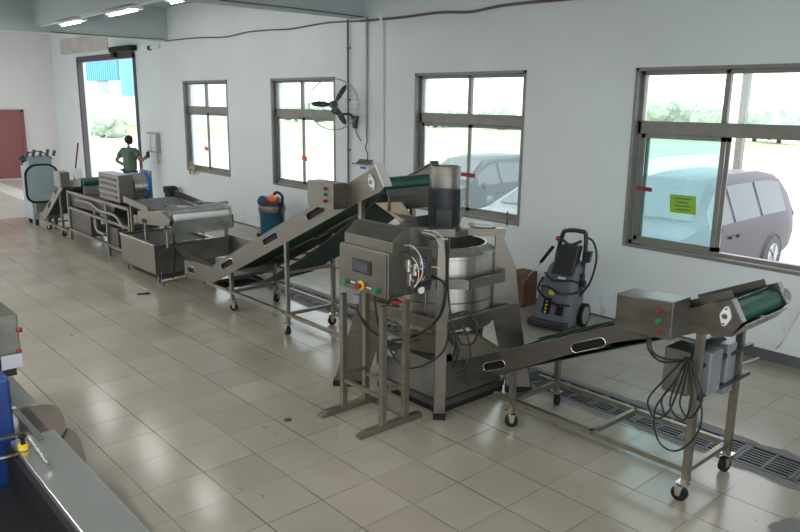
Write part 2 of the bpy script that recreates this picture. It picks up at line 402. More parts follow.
def slot(cx, cz, L, h, ang, n=6):
    pts = []
    for sgn, a0 in ((1, -PI / 2), (-1, PI / 2)):
        for i in range(n + 1):
            a = a0 + PI * i / n
            pts.append((sgn * (L / 2 - h / 2) + math.cos(a) * h / 2, math.sin(a) * h / 2))
    c, s_ = math.cos(ang), math.sin(ang)
    return [(cx + x * c - z * s_, cz + x * s_ + z * c) for x, z in pts]
def slot_rim(mb, cx, cz, L, h, ang, y, r=.005):
    p = [(x, y, z) for x, z in slot(cx, cz, L, h, ang)]
    mb.tube(p + [p[0]], r, 6, smooth=False)

def copy_tree(o, parent=None):
    c = o.copy(); C.objects.link(c); c.parent = parent
    for ch in list(o.children): copy_tree(ch, c)
    return c

# ================================================================== SETTING
XL, XR, YW, YB = -27.6, 6.0, 8.29, -9.0
WT = .26          # wall thickness
CEIL = 5.0
# floor with the drain channel let into it
D0, D1 = 5.62, 6.02
f = MB()
f.box(XL - .3, XR, YB, D0, -.3, 0); f.box(XL - .3, XR, D1, YW + WT, -.3, 0); f.box(XL - .3, -9.6, D0, D1, -.3, 0); f.box(-.4, XR, D0, D1, -.3, 0)
struct(f.build('floor', 'floor'))
f = MB(); f.box(-9.6, -.4, D0, D1, -.3, -.2); struct(f.build('trim_1', 'channel'), 'dark bottom of the drain channel')
# window wall with openings
WIN = [(-17.44, -15.28, 1.07, 3.19), (-13.36, -11.20, 1.07, 3.19), (-8.94, -6.72, 1.07, 3.21), (-4.94, -2.72, 1.05, 3.20)]
DOOR = (-25.0, -20.35, 0, 4.0)
w = MB()
xs = [XL - .3]; ops = [DOOR] + WIN
for a, b_, z0, z1 in ops:
    w.box(xs[-1], a, YW, YW + WT, -.3, CEIL)
    if z0 > 0: w.box(a, b_, YW, YW + WT, -.3, z0)
    w.box(a, b_, YW, YW + WT, z1, CEIL); xs.append(b_)
w.box(xs[-1], XR, YW, YW + WT, -.3, CEIL)
struct(w.build('wall_window_side', 'wall'))
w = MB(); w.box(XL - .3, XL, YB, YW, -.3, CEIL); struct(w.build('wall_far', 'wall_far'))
# wall behind the camera and right end wall; their unseen openings are placed to light the hall
w = MB(); px = XL
BO = [(-26.8, -22.5, .0, 4.3), (2.0, 5.6, .8, 4.6)]
for a, b_, z0, z1 in BO:
    w.box(px, a, YB - WT, YB, 0, CEIL); w.box(a, b_, YB - WT, YB, 0, z0); w.box(a, b_, YB - WT, YB, z1, CEIL); px = b_
w.box(px, XR, YB - WT, YB, 0, CEIL)
struct(w.build('wall_back', 'wall'))
w = MB()
w.box(XR, XR + WT, YB, -6.0, 0, CEIL); w.box(XR, XR + WT, 5.5, YW + WT, 0, CEIL); w.box(XR, XR + WT, -6.0, 5.5, 4.5, CEIL)
struct(w.build('wall_right', 'wall'))
# ceiling slab and concrete beams
c = MB(); c.box(XL - .3, XR + WT, YB - WT, YW + WT, CEIL, CEIL + .25); struct(c.build('ceiling', 'ceil'))
c = MB(); c.box(-18.55, -18.2, YB, YW, 4.22, CEIL); struct(c.build('ceiling_beam_1', 'ceil'), 'concrete beam across the hall above the far machines')
c = MB(); c.box(-10.6, -10.25, YB, YW, 4.2, CEIL); struct(c.build('ceiling_beam_2', 'ceil'), 'concrete beam across the hall above the wall fan')
c = MB(); c.box(-2.4, -2.05, YB, YW, 4.3, CEIL); struct(c.build('ceiling_beam_3', 'ceil'), 'concrete beam across the hall over the near end')
c = MB(); c.box(-18.2, -10.6, 5.16, 5.36, 4.36, CEIL); struct(c.build('ceiling_beam_4', 'ceil'), 'lengthwise beam that carries the tube lights')
# baseboard
c = MB(); c.box(-3.42, XR, YW - .02, YW, 0, .115); struct(c.build('baseboard_window_side', 'baseboard'))
c = MB(); c.box(-20.2, -3.42, YW - .006, YW, 0, .02); struct(c.build('trim_2', 'baseboard'), 'dirty joint at the foot of the window wall')
# lintel panel above the doorway
c = MB(); c.box(-26.45, -22.25, YW - .03, YW, 4.17, 4.66); struct(c.build('trim_3', 'lintel'), 'bare rendered panel over the doorway')

# windows
def window(i, x0, x1, z0, z1, mull, teal=False):
    yf = YW + .10
    W = bpy.data.objects.new('window_%d' % i, None); C.objects.link(W); W.location = ((x0 + x1) / 2, yf, z0); W['kind'] = 'structure'
    t = .055
    f = MB()
    # flat outer trim and frame
    f.box(x0, x0 + t, yf - .03, yf + .05, z0, z1); f.box(x1 - t, x1, yf - .03, yf + .05, z0, z1)
    f.box(x0, x1, yf - .03, yf + .05, z1 - t, z1); f.box(x0, x1, yf - .03, yf + .05, z0, z0 + t)
    f.box(x0, x1, yf - .03, yf + .05, z0 + 1.39, z0 + 1.55)
    f.box(mull - .03, mull + .03, yf - .03, yf + .04, z0 + 1.55, z1)
    f.build('window_frame', 'frame', W, .006)
    f = MB()     # reveal lining visible on the wall face
    f.box(x0 - .035, x0 + .006, YW - .012, yf, z0 - .02, z1 + .035); f.box(x1 - .006, x1 + .035, YW - .012, yf, z0 - .02, z1 + .035)
    f.box(x0 - .035, x1 + .035, YW - .012, yf, z1 - .006, z1 + .035); f.box(x0 - .035, x1 + .035, YW - .014, yf, z0 - .035, z0 + .006)
    f.build('window_trim', 'frame', W)
    zt = z0 + 1.39; s = .05
    for k, (a, b_, yy) in enumerate(((x0 + t, mull + .035, yf + .0), (mull - .035, x1 - t, yf + .03) if not teal else (x0 + t + .05, mull + .085, yf + .03))):
        f = MB(); f.box(a, a + s, yy - .012, yy + .012, z0 + t, zt); f.box(b_ - s, b_, yy - .012, yy + .012, z0 + t, zt)
        f.box(a, b_, yy - .012, yy + .012, z0 + t, z0 + t + s); f.box(a, b_, yy - .012, yy + .012, zt - s, zt)
        sh = f.build('sash', 'frame', W)
        g = MB(); g.box(a + s, b_ - s, yy - .003, yy + .003, z0 + t + s, zt - s); g.build('pane', 'glass_teal' if (teal and k == 0) else 'glass', sh)
    for a, b_ in ((x0 + t, mull - .03), (mull + .03, x1 - t)):
        g = MB(); g.box(a, b_, yf + .01, yf + .016, z0 + 1.55, z1 - t); g.build('transom_pane', 'glass', W)
    return W
for i, (a, b_, z0, z1) in enumerate(WIN):
    window(i + 1, a, b_, z0, z1, [-16.45, -12.38, -7.83, -3.86][i], i == 3)
# doorway frame
d = bpy.data.objects.new('door_1', None); C.objects.link(d); d.location = ((DOOR[0] + DOOR[1]) / 2, YW, 0); d['kind'] = 'structure'
f = MB(); f.box(DOOR[0] - .02, DOOR[0] + .12, YW - .03, YW + .12, 0, 4.0); f.build('door_jamb', 'door_frame', d)
f = MB(); f.box(DOOR[1] - .12, DOOR[1] + .03, YW - .03, YW + .12, 0, 4.0); f.build('door_jamb', 'door_frame', d)
f = MB(); f.box(DOOR[0], DOOR[1], YW - .03, YW + .12, 3.88, 4.05); f.build('door_head', 'door_frame', d)
f = MB(); p = at(108, 50, Y=YW - .1); q = at(133, 44, Y=YW - .1)
f.box(p.x + .3, q.x, YW - .2, YW, 4.06, 4.2); f.box(p.x + .3, p.x + .5, YW - .15, YW, 3.92, 4.1)
f.build('shutter_motor', 'black', d)
# maroon door in the far wall
d = bpy.data.objects.new('door_2', None); C.objects.link(d); d.location = (XL, 6.5, 0); d['kind'] = 'structure'
p = at(20, 113, X=XL); q = at(25, 117, X=XL)
f = MB(); f.box(XL, XL + .04, 4.9, p.y, 0.05, 2.28); f.build('door_panel', 'maroon', d)
f = MB(); f.box(XL, XL + .06, p.y, p.y + .10, 0, 2.36); f.box(XL, XL + .06, 4.9, p.y + .10, 2.28, 2.36); f.build('door_frame', 'maroon', d)

# ------------------------------------------------------------------ drain grates
gx = -9.58; n = 0
g0 = thing('drain_grate', 'iron grate panel in the floor drain', 'drain grate', (gx, (D0 + D1) / 2, 0), 'iron grates over the long floor drain')
f = MB(); PW = .455
f.box(gx, gx + PW, D0 + .005, D0 + .035, -.03, .003); f.box(gx, gx + PW, D1 - .035, D1 - .005, -.03, .003)
f.box(gx, gx + .03, D0 + .005, D1 - .005, -.03, .003); f.box(gx + PW - .03, gx + PW, D0 + .005, D1 - .005, -.03, .003)
f.box(gx + PW / 2 - .012, gx + PW / 2 + .012, D0 + .02, D1 - .02, -.03, .003)
f.build('rim', 'grate', g0)
f = MB()
for k in range(1, 7):
    y = D0 + .035 + k * (D1 - D0 - .07) / 7
    f.box(gx + .03, gx + PW - .03, y - .011, y + .011, -.03, .001)
f.build('bars', 'grate', g0)
grates = [g0]
for k in range(1, 20):
    o = copy_tree(g0); o.location = (gx + k * .459, (D0 + D1) / 2, 0); grates.append(o)
WHERE = {0: 'floor drain grate at the far end of the channel, under the low end of the long green belt conveyor'}
for k, o in enumerate(grates):
    x = gx + (k + .5) * .459
    o['label'] = 'iron drain grate panel ' + ('under the long inclined conveyor' if x < -5.9 else 'behind the drum centrifuge' if x < -3.9 else 'beside the bottom frame of the discharge conveyor' if x < -2.1 else 'past the head end of the discharge conveyor')
    o['group'] = 'iron grates ' + ('under the long conveyor' if x < -5.9 else 'behind the centrifuge' if x < -3.9 else 'by the discharge conveyor frame' if x < -2.1 else 'past the discharge conveyor')

# ================================================================== OBJECTS
def caster(mb_fork, mb_wheel, x, y, r=.052, ztop=.15, yaw=.6):
    """swivel caster: top plate, fork, wheel"""
    mb_fork.box(x - .045, x + .045, y - .045, y + .045, ztop - .012, ztop)
    mb_fork.cyl((x, y, ztop - .012), (x, y, ztop - .035), .022, n=10)
    c, s = math.cos(yaw), math.sin(yaw); ox, oy = x + c * .02, y + s * .02
    for sg in (-1, 1):
        a = Vector((ox - s * .028 * sg, oy + c * .028 * sg, 0))
        mb_fork.prism([a + Vector((-c * .03, -s * .03, ztop - .03)), a + Vector((c * .035, s * .035, ztop - .03)), a + Vector((c * .02, s * .02, r - .015)), a + Vector((-c * .01, -s * .01, r - .015))], (-s * .004, c * .004, 0))
    mb_wheel.cyl((ox + s * .02, oy - c * .02, r), (ox - s * .02, oy + c * .02, r), r, n=18)
    mb_wheel.cyl((ox + s * .022, oy - c * .022, r), (ox - s * .022, oy + c * .022, r), r * .55, n=12)
def add_casters(root, spots, **k):
    for i, (x, y) in enumerate(spots):
        a, b_ = MB(), MB(); caster(a, b_, x, y, yaw=.6 + i * 1.3, **k)
        p = a.build('caster', 'steel_bright', root); b_.build('wheel', 'black', p)
def button(root, x, y, z, m, r=.016, host='steel_bright'):
    f = MB(); f.cyl((x, y, z), (x, y - .012, z), r * 1.25, n=14); f.cyl((x, y - .012, z), (x, y - .03, z), r, n=14)
    return f.build('button', m, root)

# ------------------------------------------------------------------ long inclined conveyor (left of the centrifuge)
hc = thing('inclined_conveyor', 'long steel inclined conveyor with green belt rising from the wash tank to the centrifuge', 'conveyor', (-7.6, 4.95, 0))
HO = [(-9.95, .20), (-9.05, .30), (-5.77, 1.80), (-5.47, 1.92), (-5.375, 1.99), (-5.50, 2.185), (-9.08, .545), (-9.95, .47)]
ang = math.atan(.462)
HS = [(-9.72, .36, .22, .09, .08), (-8.64, .635, .36, .09, ang), (-7.53, 1.145, .38, .09, ang), (-6.57, 1.585, .38, .09, ang)]
for y in (4.6, 5.36):
    pl = plate(HO, [slot(*s) for s in HS], y, .012, 'side_plate', 'steel', hc)
    f = MB()
    for s in HS: slot_rim(f, *s, y - .008)
    islands(f, 'slot_rim', 'steel_bright', pl)
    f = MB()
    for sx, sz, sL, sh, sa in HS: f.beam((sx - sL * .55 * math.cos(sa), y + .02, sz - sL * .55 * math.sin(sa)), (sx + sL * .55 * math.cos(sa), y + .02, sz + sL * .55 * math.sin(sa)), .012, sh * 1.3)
    islands(f, 'slot_shade', 'black', pl)  # black bars stand in for the shade inside the slots
    f = MB()
    pts = [(-9.95, .47), (-9.08, .545), (-5.50, 2.185)]
    for (xa, za), (xb, zb) in zip(pts, pts[1:]): f.beam((xa, y + .012 * (1 if y < 5 else -1), za - .006), (xb, y + .012 * (1 if y < 5 else -1), zb - .006), .03, .012)
    f.build('top_flange', 'steel', pl)
# belt (upper run just under the plate edges, return run slack below)
f = MB(); y0, y1 = 4.63, 5.33
def ribbon(mb, prof, y0, y1, t=.008):
    for (xa, za), (xb, zb) in zip(prof, prof[1:]):
        d = Vector((xb - xa, 0, zb - za)).normalized(); nrm = Vector((-d.z, 0, d.x)) * t
        mb.prism([(xa, y0, za), (xb, y0, zb), (xb + nrm.x, y0, zb + nrm.z), (xa + nrm.x, y0, za + nrm.z)], (0, y1 - y0, 0))
ribbon(f, [(-9.85, .36), (-9.08, .42), (-5.56, 2.03)], y0, y1)
f.build('belt', 'green_belt', hc)
f = MB()
ribbon(f, [(-9.5, .20), (-9.0, .22), (-8.4, .36), (-7.7, .60), (-7.0, .96), (-6.3, 1.36), (-5.7, 1.74), (-5.52, 1.87)], y0 + .02, y1 - .02)
f.build('belt_return', 'green_under', hc)
f = MB()
for k in range(14):
    x = -8.8 + k * .24; z = .42 + (x + 9.08) * .4574
    f.beam((x, y0 + .02, z + .03), (x, y1 - .02, z + .03), .008, .055)
islands(f, 'belt_cleat', 'green_belt', hc)
f = MB(); f.cyl((-5.50, 4.62, 1.985), (-5.50, 5.34, 1.985), .075, n=28); f.build('head_roller', 'green_belt', hc)
f = MB(); f.cyl((-9.83, 4.62, .30), (-9.83, 5.34, .30), .06, n=20); f.build('tail_roller', 'green_under', hc)
# end flanges and bearing
f = MB(); f.prism([(-5.505, 4.56, 2.19), (-5.49, 4.66, 2.19), (-5.365, 4.66, 1.985), (-5.37, 4.56, 1.985)], (.012, 0, .005)); f.build('end_flange', 'flange_lit', hc)
f = MB(); f.prism([(-5.505, 5.30, 2.19), (-5.49, 5.40, 2.19), (-5.365, 5.40, 1.985), (-5.37, 5.30, 1.985)], (.012, 0, .005)); f.build('end_flange', 'steel', hc)
def flange_bearing(root, x, y, z, a, sgn=-1, r=.045, name='bearing'):
    f = MB(); dx, dz = math.cos(a), math.sin(a)
    pts = []
    for k in range(24):
        t = 2 * PI * k / 24; ex, ez = math.cos(t), math.sin(t); L = r * (1 + .85 * abs(ex * 1.0) ** 3)
        pts.append((x + (dx * ex * L - dz * ez * r * .95), y, z + (dz * ex * L + dx * ez * r * .95)))
    f.prism(pts, (0, sgn * .018, 0))
    f.torus((x, y + sgn * .02, z), (0, 1, 0), r * .62, r * .16, 20, 6)
    o = f.build(name, 'white_plastic', root)
    g = MB(); g.cyl((x, y, z), (x, y + sgn * .032, z), r * .42, n=14)
    for s_ in (-1, 1): g.cyl((x + dx * r * 1.35 * s_, y, z + dz * r * 1.35 * s_), (x + dx * r * 1.35 * s_, y + sgn * .028, z + dz * r * 1.35 * s_), r * .18, n=8)
    islands(g, 'bolt', 'steel_dull', o)
    return o
p = at(372, 182, Y=4.59); flange_bearing(hc, p.x, 4.594, p.z, ang + PI / 2)
f = MB(); ribbon(f, [(-5.40, 1.95), (-5.36, 1.88), (-5.38, 1.74)], 4.62, 5.34); f.build('deflector', 'steel', hc)
# legs and bottom frame
for x in (-8.58, -7.21):
    for y in (4.62, 5.30):
        zt = .30 + (x + 9.05) * .457 + .05
        f = MB(); f.beam((x, y, .15), (x, y, zt), .045); f.build('leg', 'steel_tube', hc)
f = MB()
for y in (4.62, 5.30): f.beam((-9.3, y, .26), (-6.0, y, .26), .04)
for x in (-9.2, -8.58, -7.21, -6.1): f.beam((x, 4.62, .262), (x, 5.30, .262), .036)
f.beam((-7.21, 4.62, .78), (-7.21, 5.30, .78), .035); f.beam((-8.58, 4.62, .46), (-8.58, 5.30, .46), .03)
f.build('bottom_frame', 'steel_tube', hc)
add_casters(hc, [(-8.58, 4.62), (-8.58, 5.30), (-7.21, 4.62), (-7.21, 5.30)])
f = MB(); f.beam((-5.78, 4.62, 1.36), (-5.78, 4.62, 1.84), .05); f.beam((-5.78, 5.33, 1.36), (-5.78, 5.33, 1.84), .05); f.beam((-5.78, 4.6, 1.38), (-5.78, 5.35, 1.38), .05)
f.beam((-5.78, 4.62, 1.38), (-5.42, 4.64, 1.38), .04); f.build('head_support', 'steel_tube', hc)
# feed hopper at the low end
f = MB()
x0, x1, ya, yb = -10.02, -9.12, 4.61, 5.35
T = [(-10.12, 4.52, .66), (-9.02, 4.56, .56), (-8.86, 5.42, .74), (-10.12, 5.46, .72)]
Bq = [(-9.9, ya + .03, .44), (-9.15, ya + .03, .47), (-9.05, yb - .03, .50), (-9.9, yb - .03, .46)]
for i in range(4):
    j = (i + 1) % 4
    a, b_, c_, d_ = Vector(T[i]), Vector(T[j]), Vector(Bq[j]), Vector(Bq[i])
    nn = (b_ - a).cross(c_ - a).normalized() * .006
    f.prism([a, b_, c_, d_], nn)
f.build('hopper', 'steel', hc)
# control box on the side plate
f = MB(); a = at(307, 180, Y=4.42); b_ = at(333, 183.5, Y=4.42); lo = at(307, 205, Y=4.42).z
bx = (a.x, b_.x, 4.42, 4.598, lo, a.z)
f.box(*bx); cb = f.build('control_box', 'steel', hc, .006)
for v, m in ((188.5, 'red'), (194.5, 'green'), (201, 'red')):
    q = at(325.5, v, Y=4.42); button(cb, q.x, 4.42, q.z, m, .015)

# ------------------------------------------------------------------ discharge conveyor (right)
jc = thing('inclined_conveyor', 'steel discharge conveyor on casters with black cables hanging below its control box', 'conveyor', (-2.97, 5.05, 0))
Y1, Y2 = 4.70, 5.42
def jz(u, v, y=Y1): q = at(u, v, Y=y); return (q.x, q.z)
k0, k1 = jz(460, 382), jz(474, 357)
top1, topE = jz(616, 326), jz(733, 299)
bot1, e1, e2 = jz(616, 342), jz(743, 322), jz(731, 336)
sl = (topE[1] - k1[1]) / (topE[0] - k1[0]); ja = math.atan(sl)
bslope = (bot1[1] - k0[1]) / (bot1[0] - k0[0])
botE = jz(692, 333)
JO = [(-4.33, k0[1]), bot1, botE, e2, e1, topE, (k1[0], k1[1]), (-4.33, k1[1] - .03)]
tz = lambda x: k1[1] + (x - k1[0]) * sl
JO2 = [(-4.05, k0[1] + (-4.05 - k0[0]) * bslope), bot1, botE, e2, e1, topE, (-4.05, tz(-4.05))]
s1, s2, s3 = jz(494.5, 365.5), jz(588.5, 345), jz(398, 351)
JS = [(s1[0], s1[1], .27, .075, ja), (s2[0], s2[1], .33, .075, ja)]
for y in (Y1, Y2):
    pl = plate(JO if y == Y1 else JO2, [slot(*s) for s in (JS if y == Y1 else JS[1:])], y, .012, 'side_plate', 'steel', jc)
    f = MB()
    for s in (JS if y == Y1 else JS[1:]): slot_rim(f, *s, y - .008)
    islands(f, 'slot_rim', 'steel_bright', pl)
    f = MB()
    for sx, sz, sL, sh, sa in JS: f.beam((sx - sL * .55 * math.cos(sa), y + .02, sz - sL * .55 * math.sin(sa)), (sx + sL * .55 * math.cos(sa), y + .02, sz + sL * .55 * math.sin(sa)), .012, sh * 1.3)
    islands(f, 'slot_shade', 'black', pl)  # shade behind these slots put in as black bars
    f = MB(); yy = y + .014 * (1 if y < 5 else -1)
    xs_ = k1[0] if y == Y1 else -4.05; f.beam((xs_, yy, tz(xs_) - .006), (topE[0], yy, topE[1] - .006), .03, .012)
    f.build('top_flange', 'steel', pl)
f = MB(); zb = lambda x: k1[1] + (x - k1[0]) * sl - .07
ribbon(f, [(-4.08, zb(-4.08)), (topE[0] - .02, zb(topE[0] - .02))], Y1 + .03, Y2 - .03)
f.build('belt', 'green_belt', jc)
f = MB(); ribbon(f, [(-4.08, zb(-4.08) - .14), (-2.15, botE[1] + .03)], Y1 + .03, Y2 - .03); f.build('belt_return', 'green_under', jc)
f = MB()
for k in range(9):
    x = -3.95 + k * .24; f.beam((x, Y1 + .04, zb(x) + .03), (x, Y2 - .04, zb(x) + .03), .008, .05)
islands(f, 'belt_cleat', 'green_belt', jc)
hx, hz = topE[0] - .02, (topE[1] + e2[1]) / 2 - .0
f = MB(); f.cyl((hx, Y1 + .02, hz), (hx, Y2 - .02, hz), .072, n=28)
for k in range(12):
    a = 2 * PI * k / 12; f.beam((hx + .073 * math.cos(a), Y1 + .03, hz + .073 * math.sin(a)), (hx + .073 * math.cos(a), Y2 - .03, hz + .073 * math.sin(a)), .006, .006)
f.build('head_roller', 'green_belt', jc)
f = MB()     # end flanges and steel scraper pan under the roller
for y in (Y1, Y2): f.prism([(topE[0], y - .03, topE[1]), (topE[0], y + .03, topE[1]), (e1[0], y + .03, e1[1]), (e1[0], y - .03, e1[1])], (.01, 0, .004))
islands(f, 'end_flange', 'steel_bright', jc)
f = MB(); ribbon(f, [(e1[0] + .01, e1[1] - .02), (e2[0], e2[1] + .0), (e2[0] - .14, e2[1] - .03)], Y1 + .01, Y2 - .01); f.build('scraper_pan', 'steel_bright', jc)
q = at(726, 316, Y=Y1 - .01); flange_bearing(jc, q.x, Y1 - .006, q.z, ja + PI / 2 - .5, r=.038)
f = MB(); f.cyl((hx + .03, Y2, hz + .01), (hx + .03, Y2 + .07, hz + .01), .07, n=24); f.cyl((hx + .03, Y2 + .07, hz + .01), (hx + .03, Y2 + .085, hz + .01), .05, n=20); f.build('end_cap', 'wheel_grey', jc)
# inner guide rails above the belt at the head
f = MB()
for yy in (Y1 + .10, Y2 - .10): f.beam((-2.5, yy, zb(-2.5) + .10), (topE[0] - .05, yy, zb(topE[0] - .05) + .10), .012, .05)
islands(f, 'belt_guide', 'steel', jc)
# control box
f = MB(); a = at(617, 293, Y=4.46); b_ = at(674, 302.5, Y=4.46); lo = at(617, 330, Y=4.46).z
lo2 = at(672, 341, Y=4.46).z; hi2 = b_.z
f.prism([(a.x, 4.46, lo), (b_.x, 4.46, lo2), (b_.x, 4.46, hi2), (a.x, 4.46, a.z)], (0, .235, 0))
cb = f.build('control_box', 'steel', jc, .006)
for v, m in ((311, 'red'), (321, 'green'), (331, 'red')):
    q = at(659, v, Y=4.46); button(cb, q.x, 4.46, q.z, m, .013)
# frame
LX0, LX1 = -3.80, -2.18
for x in (LX0, LX1):
    for y in (Y1 + .034, Y2 - .034):
        zt = (k0[1] + (x - k0[0]) * bslope if x < -3 else botE[1]) + .03
        f = MB(); f.beam((x, y, .15), (x, y, zt), .05 if x > -3 else .045); f.build('leg', 'steel_tube', jc)
f = MB()
for y in (Y1 + .034, Y2 - .034): f.beam((-4.0, y, .235), (-2.18, y, .235), .042)
for x in (LX0, -2.98, LX1): f.beam((x, Y1, .237), (x, Y2 - .02, .237), .038)
f.build('bottom_frame', 'steel_tube', jc)
add_casters(jc, [(x, y) for x in (LX0, LX1) for y in (Y1 + .005, Y2 - .02)], r=.058)
# drive cover and film-wrapped guard under the head
f = MB(); f.box(-2.50, -2.30, 4.86, 5.1, .72, 1.06); f.build('drive_cover', 'steel_dull', jc, .01)
f = MB(); f.box(-2.20, -2.12, 4.80, 4.98, .80, 1.12); f.build('film_wrapped_guard', 'film', jc, .01); f = MB(); f.box(-2.20, -2.12, 5.06, 5.2, .74, 1.12); f.build('film_wrapped_guard', 'film', jc, .01)
f = MB(); f.beam((-2.18, 4.72, 1.02), (-2.1, 5.4, 1.06), .03); f.beam((-2.16, 4.72, .80), (-2.1, 5.4, .84), .03)
f.cyl((-2.25, 4.9, 1.08), (-2.25, 5.2, 1.08), .06); f.build('drive_motor', 'black_gloss', jc)
# cables
f = MB()
f.tube([at(647, 337, Y=4.5), at(649, 350, Y=4.5), at(660, 361, Y=4.55), at(675, 362, Y=4.62), at(690, 358, Y=4.66)], .008)
f.tube([at(649, 337, Y=4.5), at(653, 352, Y=4.5), at(666, 359, Y=4.55), at(688, 360, Y=4.66)], .008)
loops = [[(686, 357), (664, 380), (648, 400), (655, 418), (668, 412), (678, 390), (688, 359)],
         [(689, 358), (672, 385), (655, 410), (658, 440), (675, 451), (694, 438), (702, 415), (696, 385), (690, 360)],
         [(690, 360), (684, 385), (680, 405), (690, 418), (702, 400), (698, 380), (690, 362)],
         [(686, 360), (676, 380), (662, 398), (664, 414)],
         [(687, 359), (680, 372), (670, 405), (684, 420), (692, 395), (690, 362)]]
for i, l in enumerate(loops): f.tube([at(u, v, Y=4.655 - .012 * i) for u, v in l], .007)
f.build('cable', 'cable', jc)

# ------------------------------------------------------------------ centrifuge
CX, CY = -4.83, 4.86
cf = thing('centrifuge', 'large steel drum centrifuge on tapered leg plates with a dark vertical motor on top', 'centrifuge', (CX, CY, 0))
dirs = [Vector((math.cos(a), math.sin(a), 0)) for a in (-PI / 4, PI / 4, 3 * PI / 4, 5 * PI / 4)]
LP = [(.46, .0), (.93, 0), (.93, .05), (.80, .80), (.76, 1.12), (.73, 1.28), (.56, 1.62), (.50, 1.62), (.50, .95), (.62, .6), (.66, .05)]
LP = [(.66, .045), (.90, .045), (.76, .80), (.70, 1.26), (.55, 1.60), (.49, 1.60), (.49, .80)]
for i, d in enumerate(dirs):
    n_ = Vector((-d.y, d.x, 0)); wd = .105
    if i == 0: P_ = [(.62, .045), (.76, .045), (.76, 1.3), (.68, 1.66), (.52, 1.66), (.52, .8)]
    elif i == 3: P_ = [(.74, .045), (1.06, .045), (.84, .80), (.72, 1.26), (.55, 1.60), (.49, 1.60), (.51, .80)]
    else: P_ = LP
    f = MB(); f.prism([Vector((CX, CY, 0)) + d * r - n_ * wd / 2 + Vector((0, 0, z)) for r, z in P_], n_ * wd)
    lg = f.build('leg', 'steel', cf, .006)
    f = MB(); r0, r1 = P_[0][0] - .008, P_[1][0] + .008
    f.prism([Vector((CX, CY, 0)) + d * r - n_ * (wd / 2 + .004) + Vector((0, 0, z)) for r, z in ((r0, 0), (r1, 0), (r1, .062), (r0, .062))], n_ * (wd + .008))
    f.build('rubber_foot', 'black', lg)
# drum
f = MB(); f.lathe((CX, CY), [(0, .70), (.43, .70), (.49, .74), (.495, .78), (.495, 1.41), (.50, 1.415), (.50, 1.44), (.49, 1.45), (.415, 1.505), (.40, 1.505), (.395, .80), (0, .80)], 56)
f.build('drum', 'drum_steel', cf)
f = MB(); f.lathe((CX, CY), [(.494, 1.00), (.499, 1.005), (.499, 1.012), (.494, 1.017)], 56); f.build('drum_band', 'steel', cf)
a = math.radians(-62)
f = MB(); f.beam((CX + .496 * math.cos(a), CY + .496 * math.sin(a), .79), (CX + .496 * math.cos(a), CY + .496 * math.sin(a), 1.41), .014, .014); f.build('drum_seam', 'steel_bright', cf)
f = MB(); f.lathe((CX, CY), [(0, .44), (.30, .44), (.40, .50), (.42, .70), (0, .70)], 40); f.build('lower_housing', 'steel', cf)
# octagonal ring, square lower rails, base
def ngon(ap, n, z, a0=-PI / 4 + PI / 8):
    R = ap / math.cos(PI / n); return [Vector((CX + R * math.cos(a0 + 2 * PI * k / n), CY + R * math.sin(a0 + 2 * PI * k / n), z)) for k in range(n)]
f = MB(); P8 = ngon(.57, 8, 1.215)
for k in range(8): f.beam(P8[k], P8[(k + 1) % 8], .03, .085)
f.build('guard_ring', 'steel', cf)
f = MB()
for i in range(4):
    a, b_ = dirs[i], dirs[(i + 1) % 4]; f.beam(Vector((CX, CY, .86)) + a * .74, Vector((CX, CY, .86)) + b_ * .74, .04, .10)
f.build('lower_rails', 'steel', cf)
f = MB()
for d in dirs[:2]: f.beam(Vector((CX, CY, 1.60)) - d * .58, Vector((CX, CY, 1.60)) + d * .58, .10, .07)
f.box(CX - .2, CX + .2, CY - .2, CY + .2, 1.56, 1.62); f.build('top_cross_beam', 'steel', cf, .004)
f = MB(); n4 = 4
A = [Vector((CX, CY, .09)) + d * .62 for d in dirs]; B_ = [Vector((CX, CY, .40)) + d * .42 for d in dirs]
for i in range(4):
    j = (i + 1) % 4; f.prism([A[i], A[j], B_[j], B_[i]], Vector((0, 0, .006)))
    f.beam(A[i] + Vector((0, 0, .0)), A[j], .05, .06)
f.build('base_skirt', 'base_steel', cf)
f = MB()
for i in range(4):
    a, b_ = dirs[i], dirs[(i + 1) % 4]; f.beam(Vector((CX, CY, .03)) + a * .61, Vector((CX, CY, .03)) + b_ * .61, .045, .058)
f.build('base_rubber_strip', 'black', cf)
pl = plate([(-5.50, .13), (-4.62, .16), (-4.62, .46), (-5.50, .43)], [slot(s3[0], .30, .20, .07, .03)], 4.60, .012, 'base_panel', 'base_steel', cf)
# motor
f = MB(); f.cyl((CX, CY, 1.62), (CX, CY, 2.02), .138, n=36)
for k in range(36):
    a = 2 * PI * k / 36; e = Vector((math.cos(a), math.sin(a), 0)); f.beam(Vector((CX, CY, 1.66)) + e * .145, Vector((CX, CY, 2.0)) + e * .145, .005, .014, up=e)
f.cyl((CX, CY, 1.60), (CX, CY, 1.64), .165, n=36)
f.build('motor', 'motor', cf)
f = MB(); f.lathe((CX, CY), [(.13, 2.02), (.145, 2.02), (.145, 2.21), (.143, 2.215), (.132, 2.215), (.132, 2.19), (0, 2.185)], 36); f.build('motor_cowl', 'steel', cf)
e = dirs[0]; n_ = Vector((-e.y, e.x, 0))
f = MB(); f.beam(Vector((CX, CY, 1.745)) + e * .13 - n_ * 0, Vector((CX, CY, 1.745)) + e * .20, .13, .15, bev=.01); f.build('terminal_box', 'black_gloss', cf)
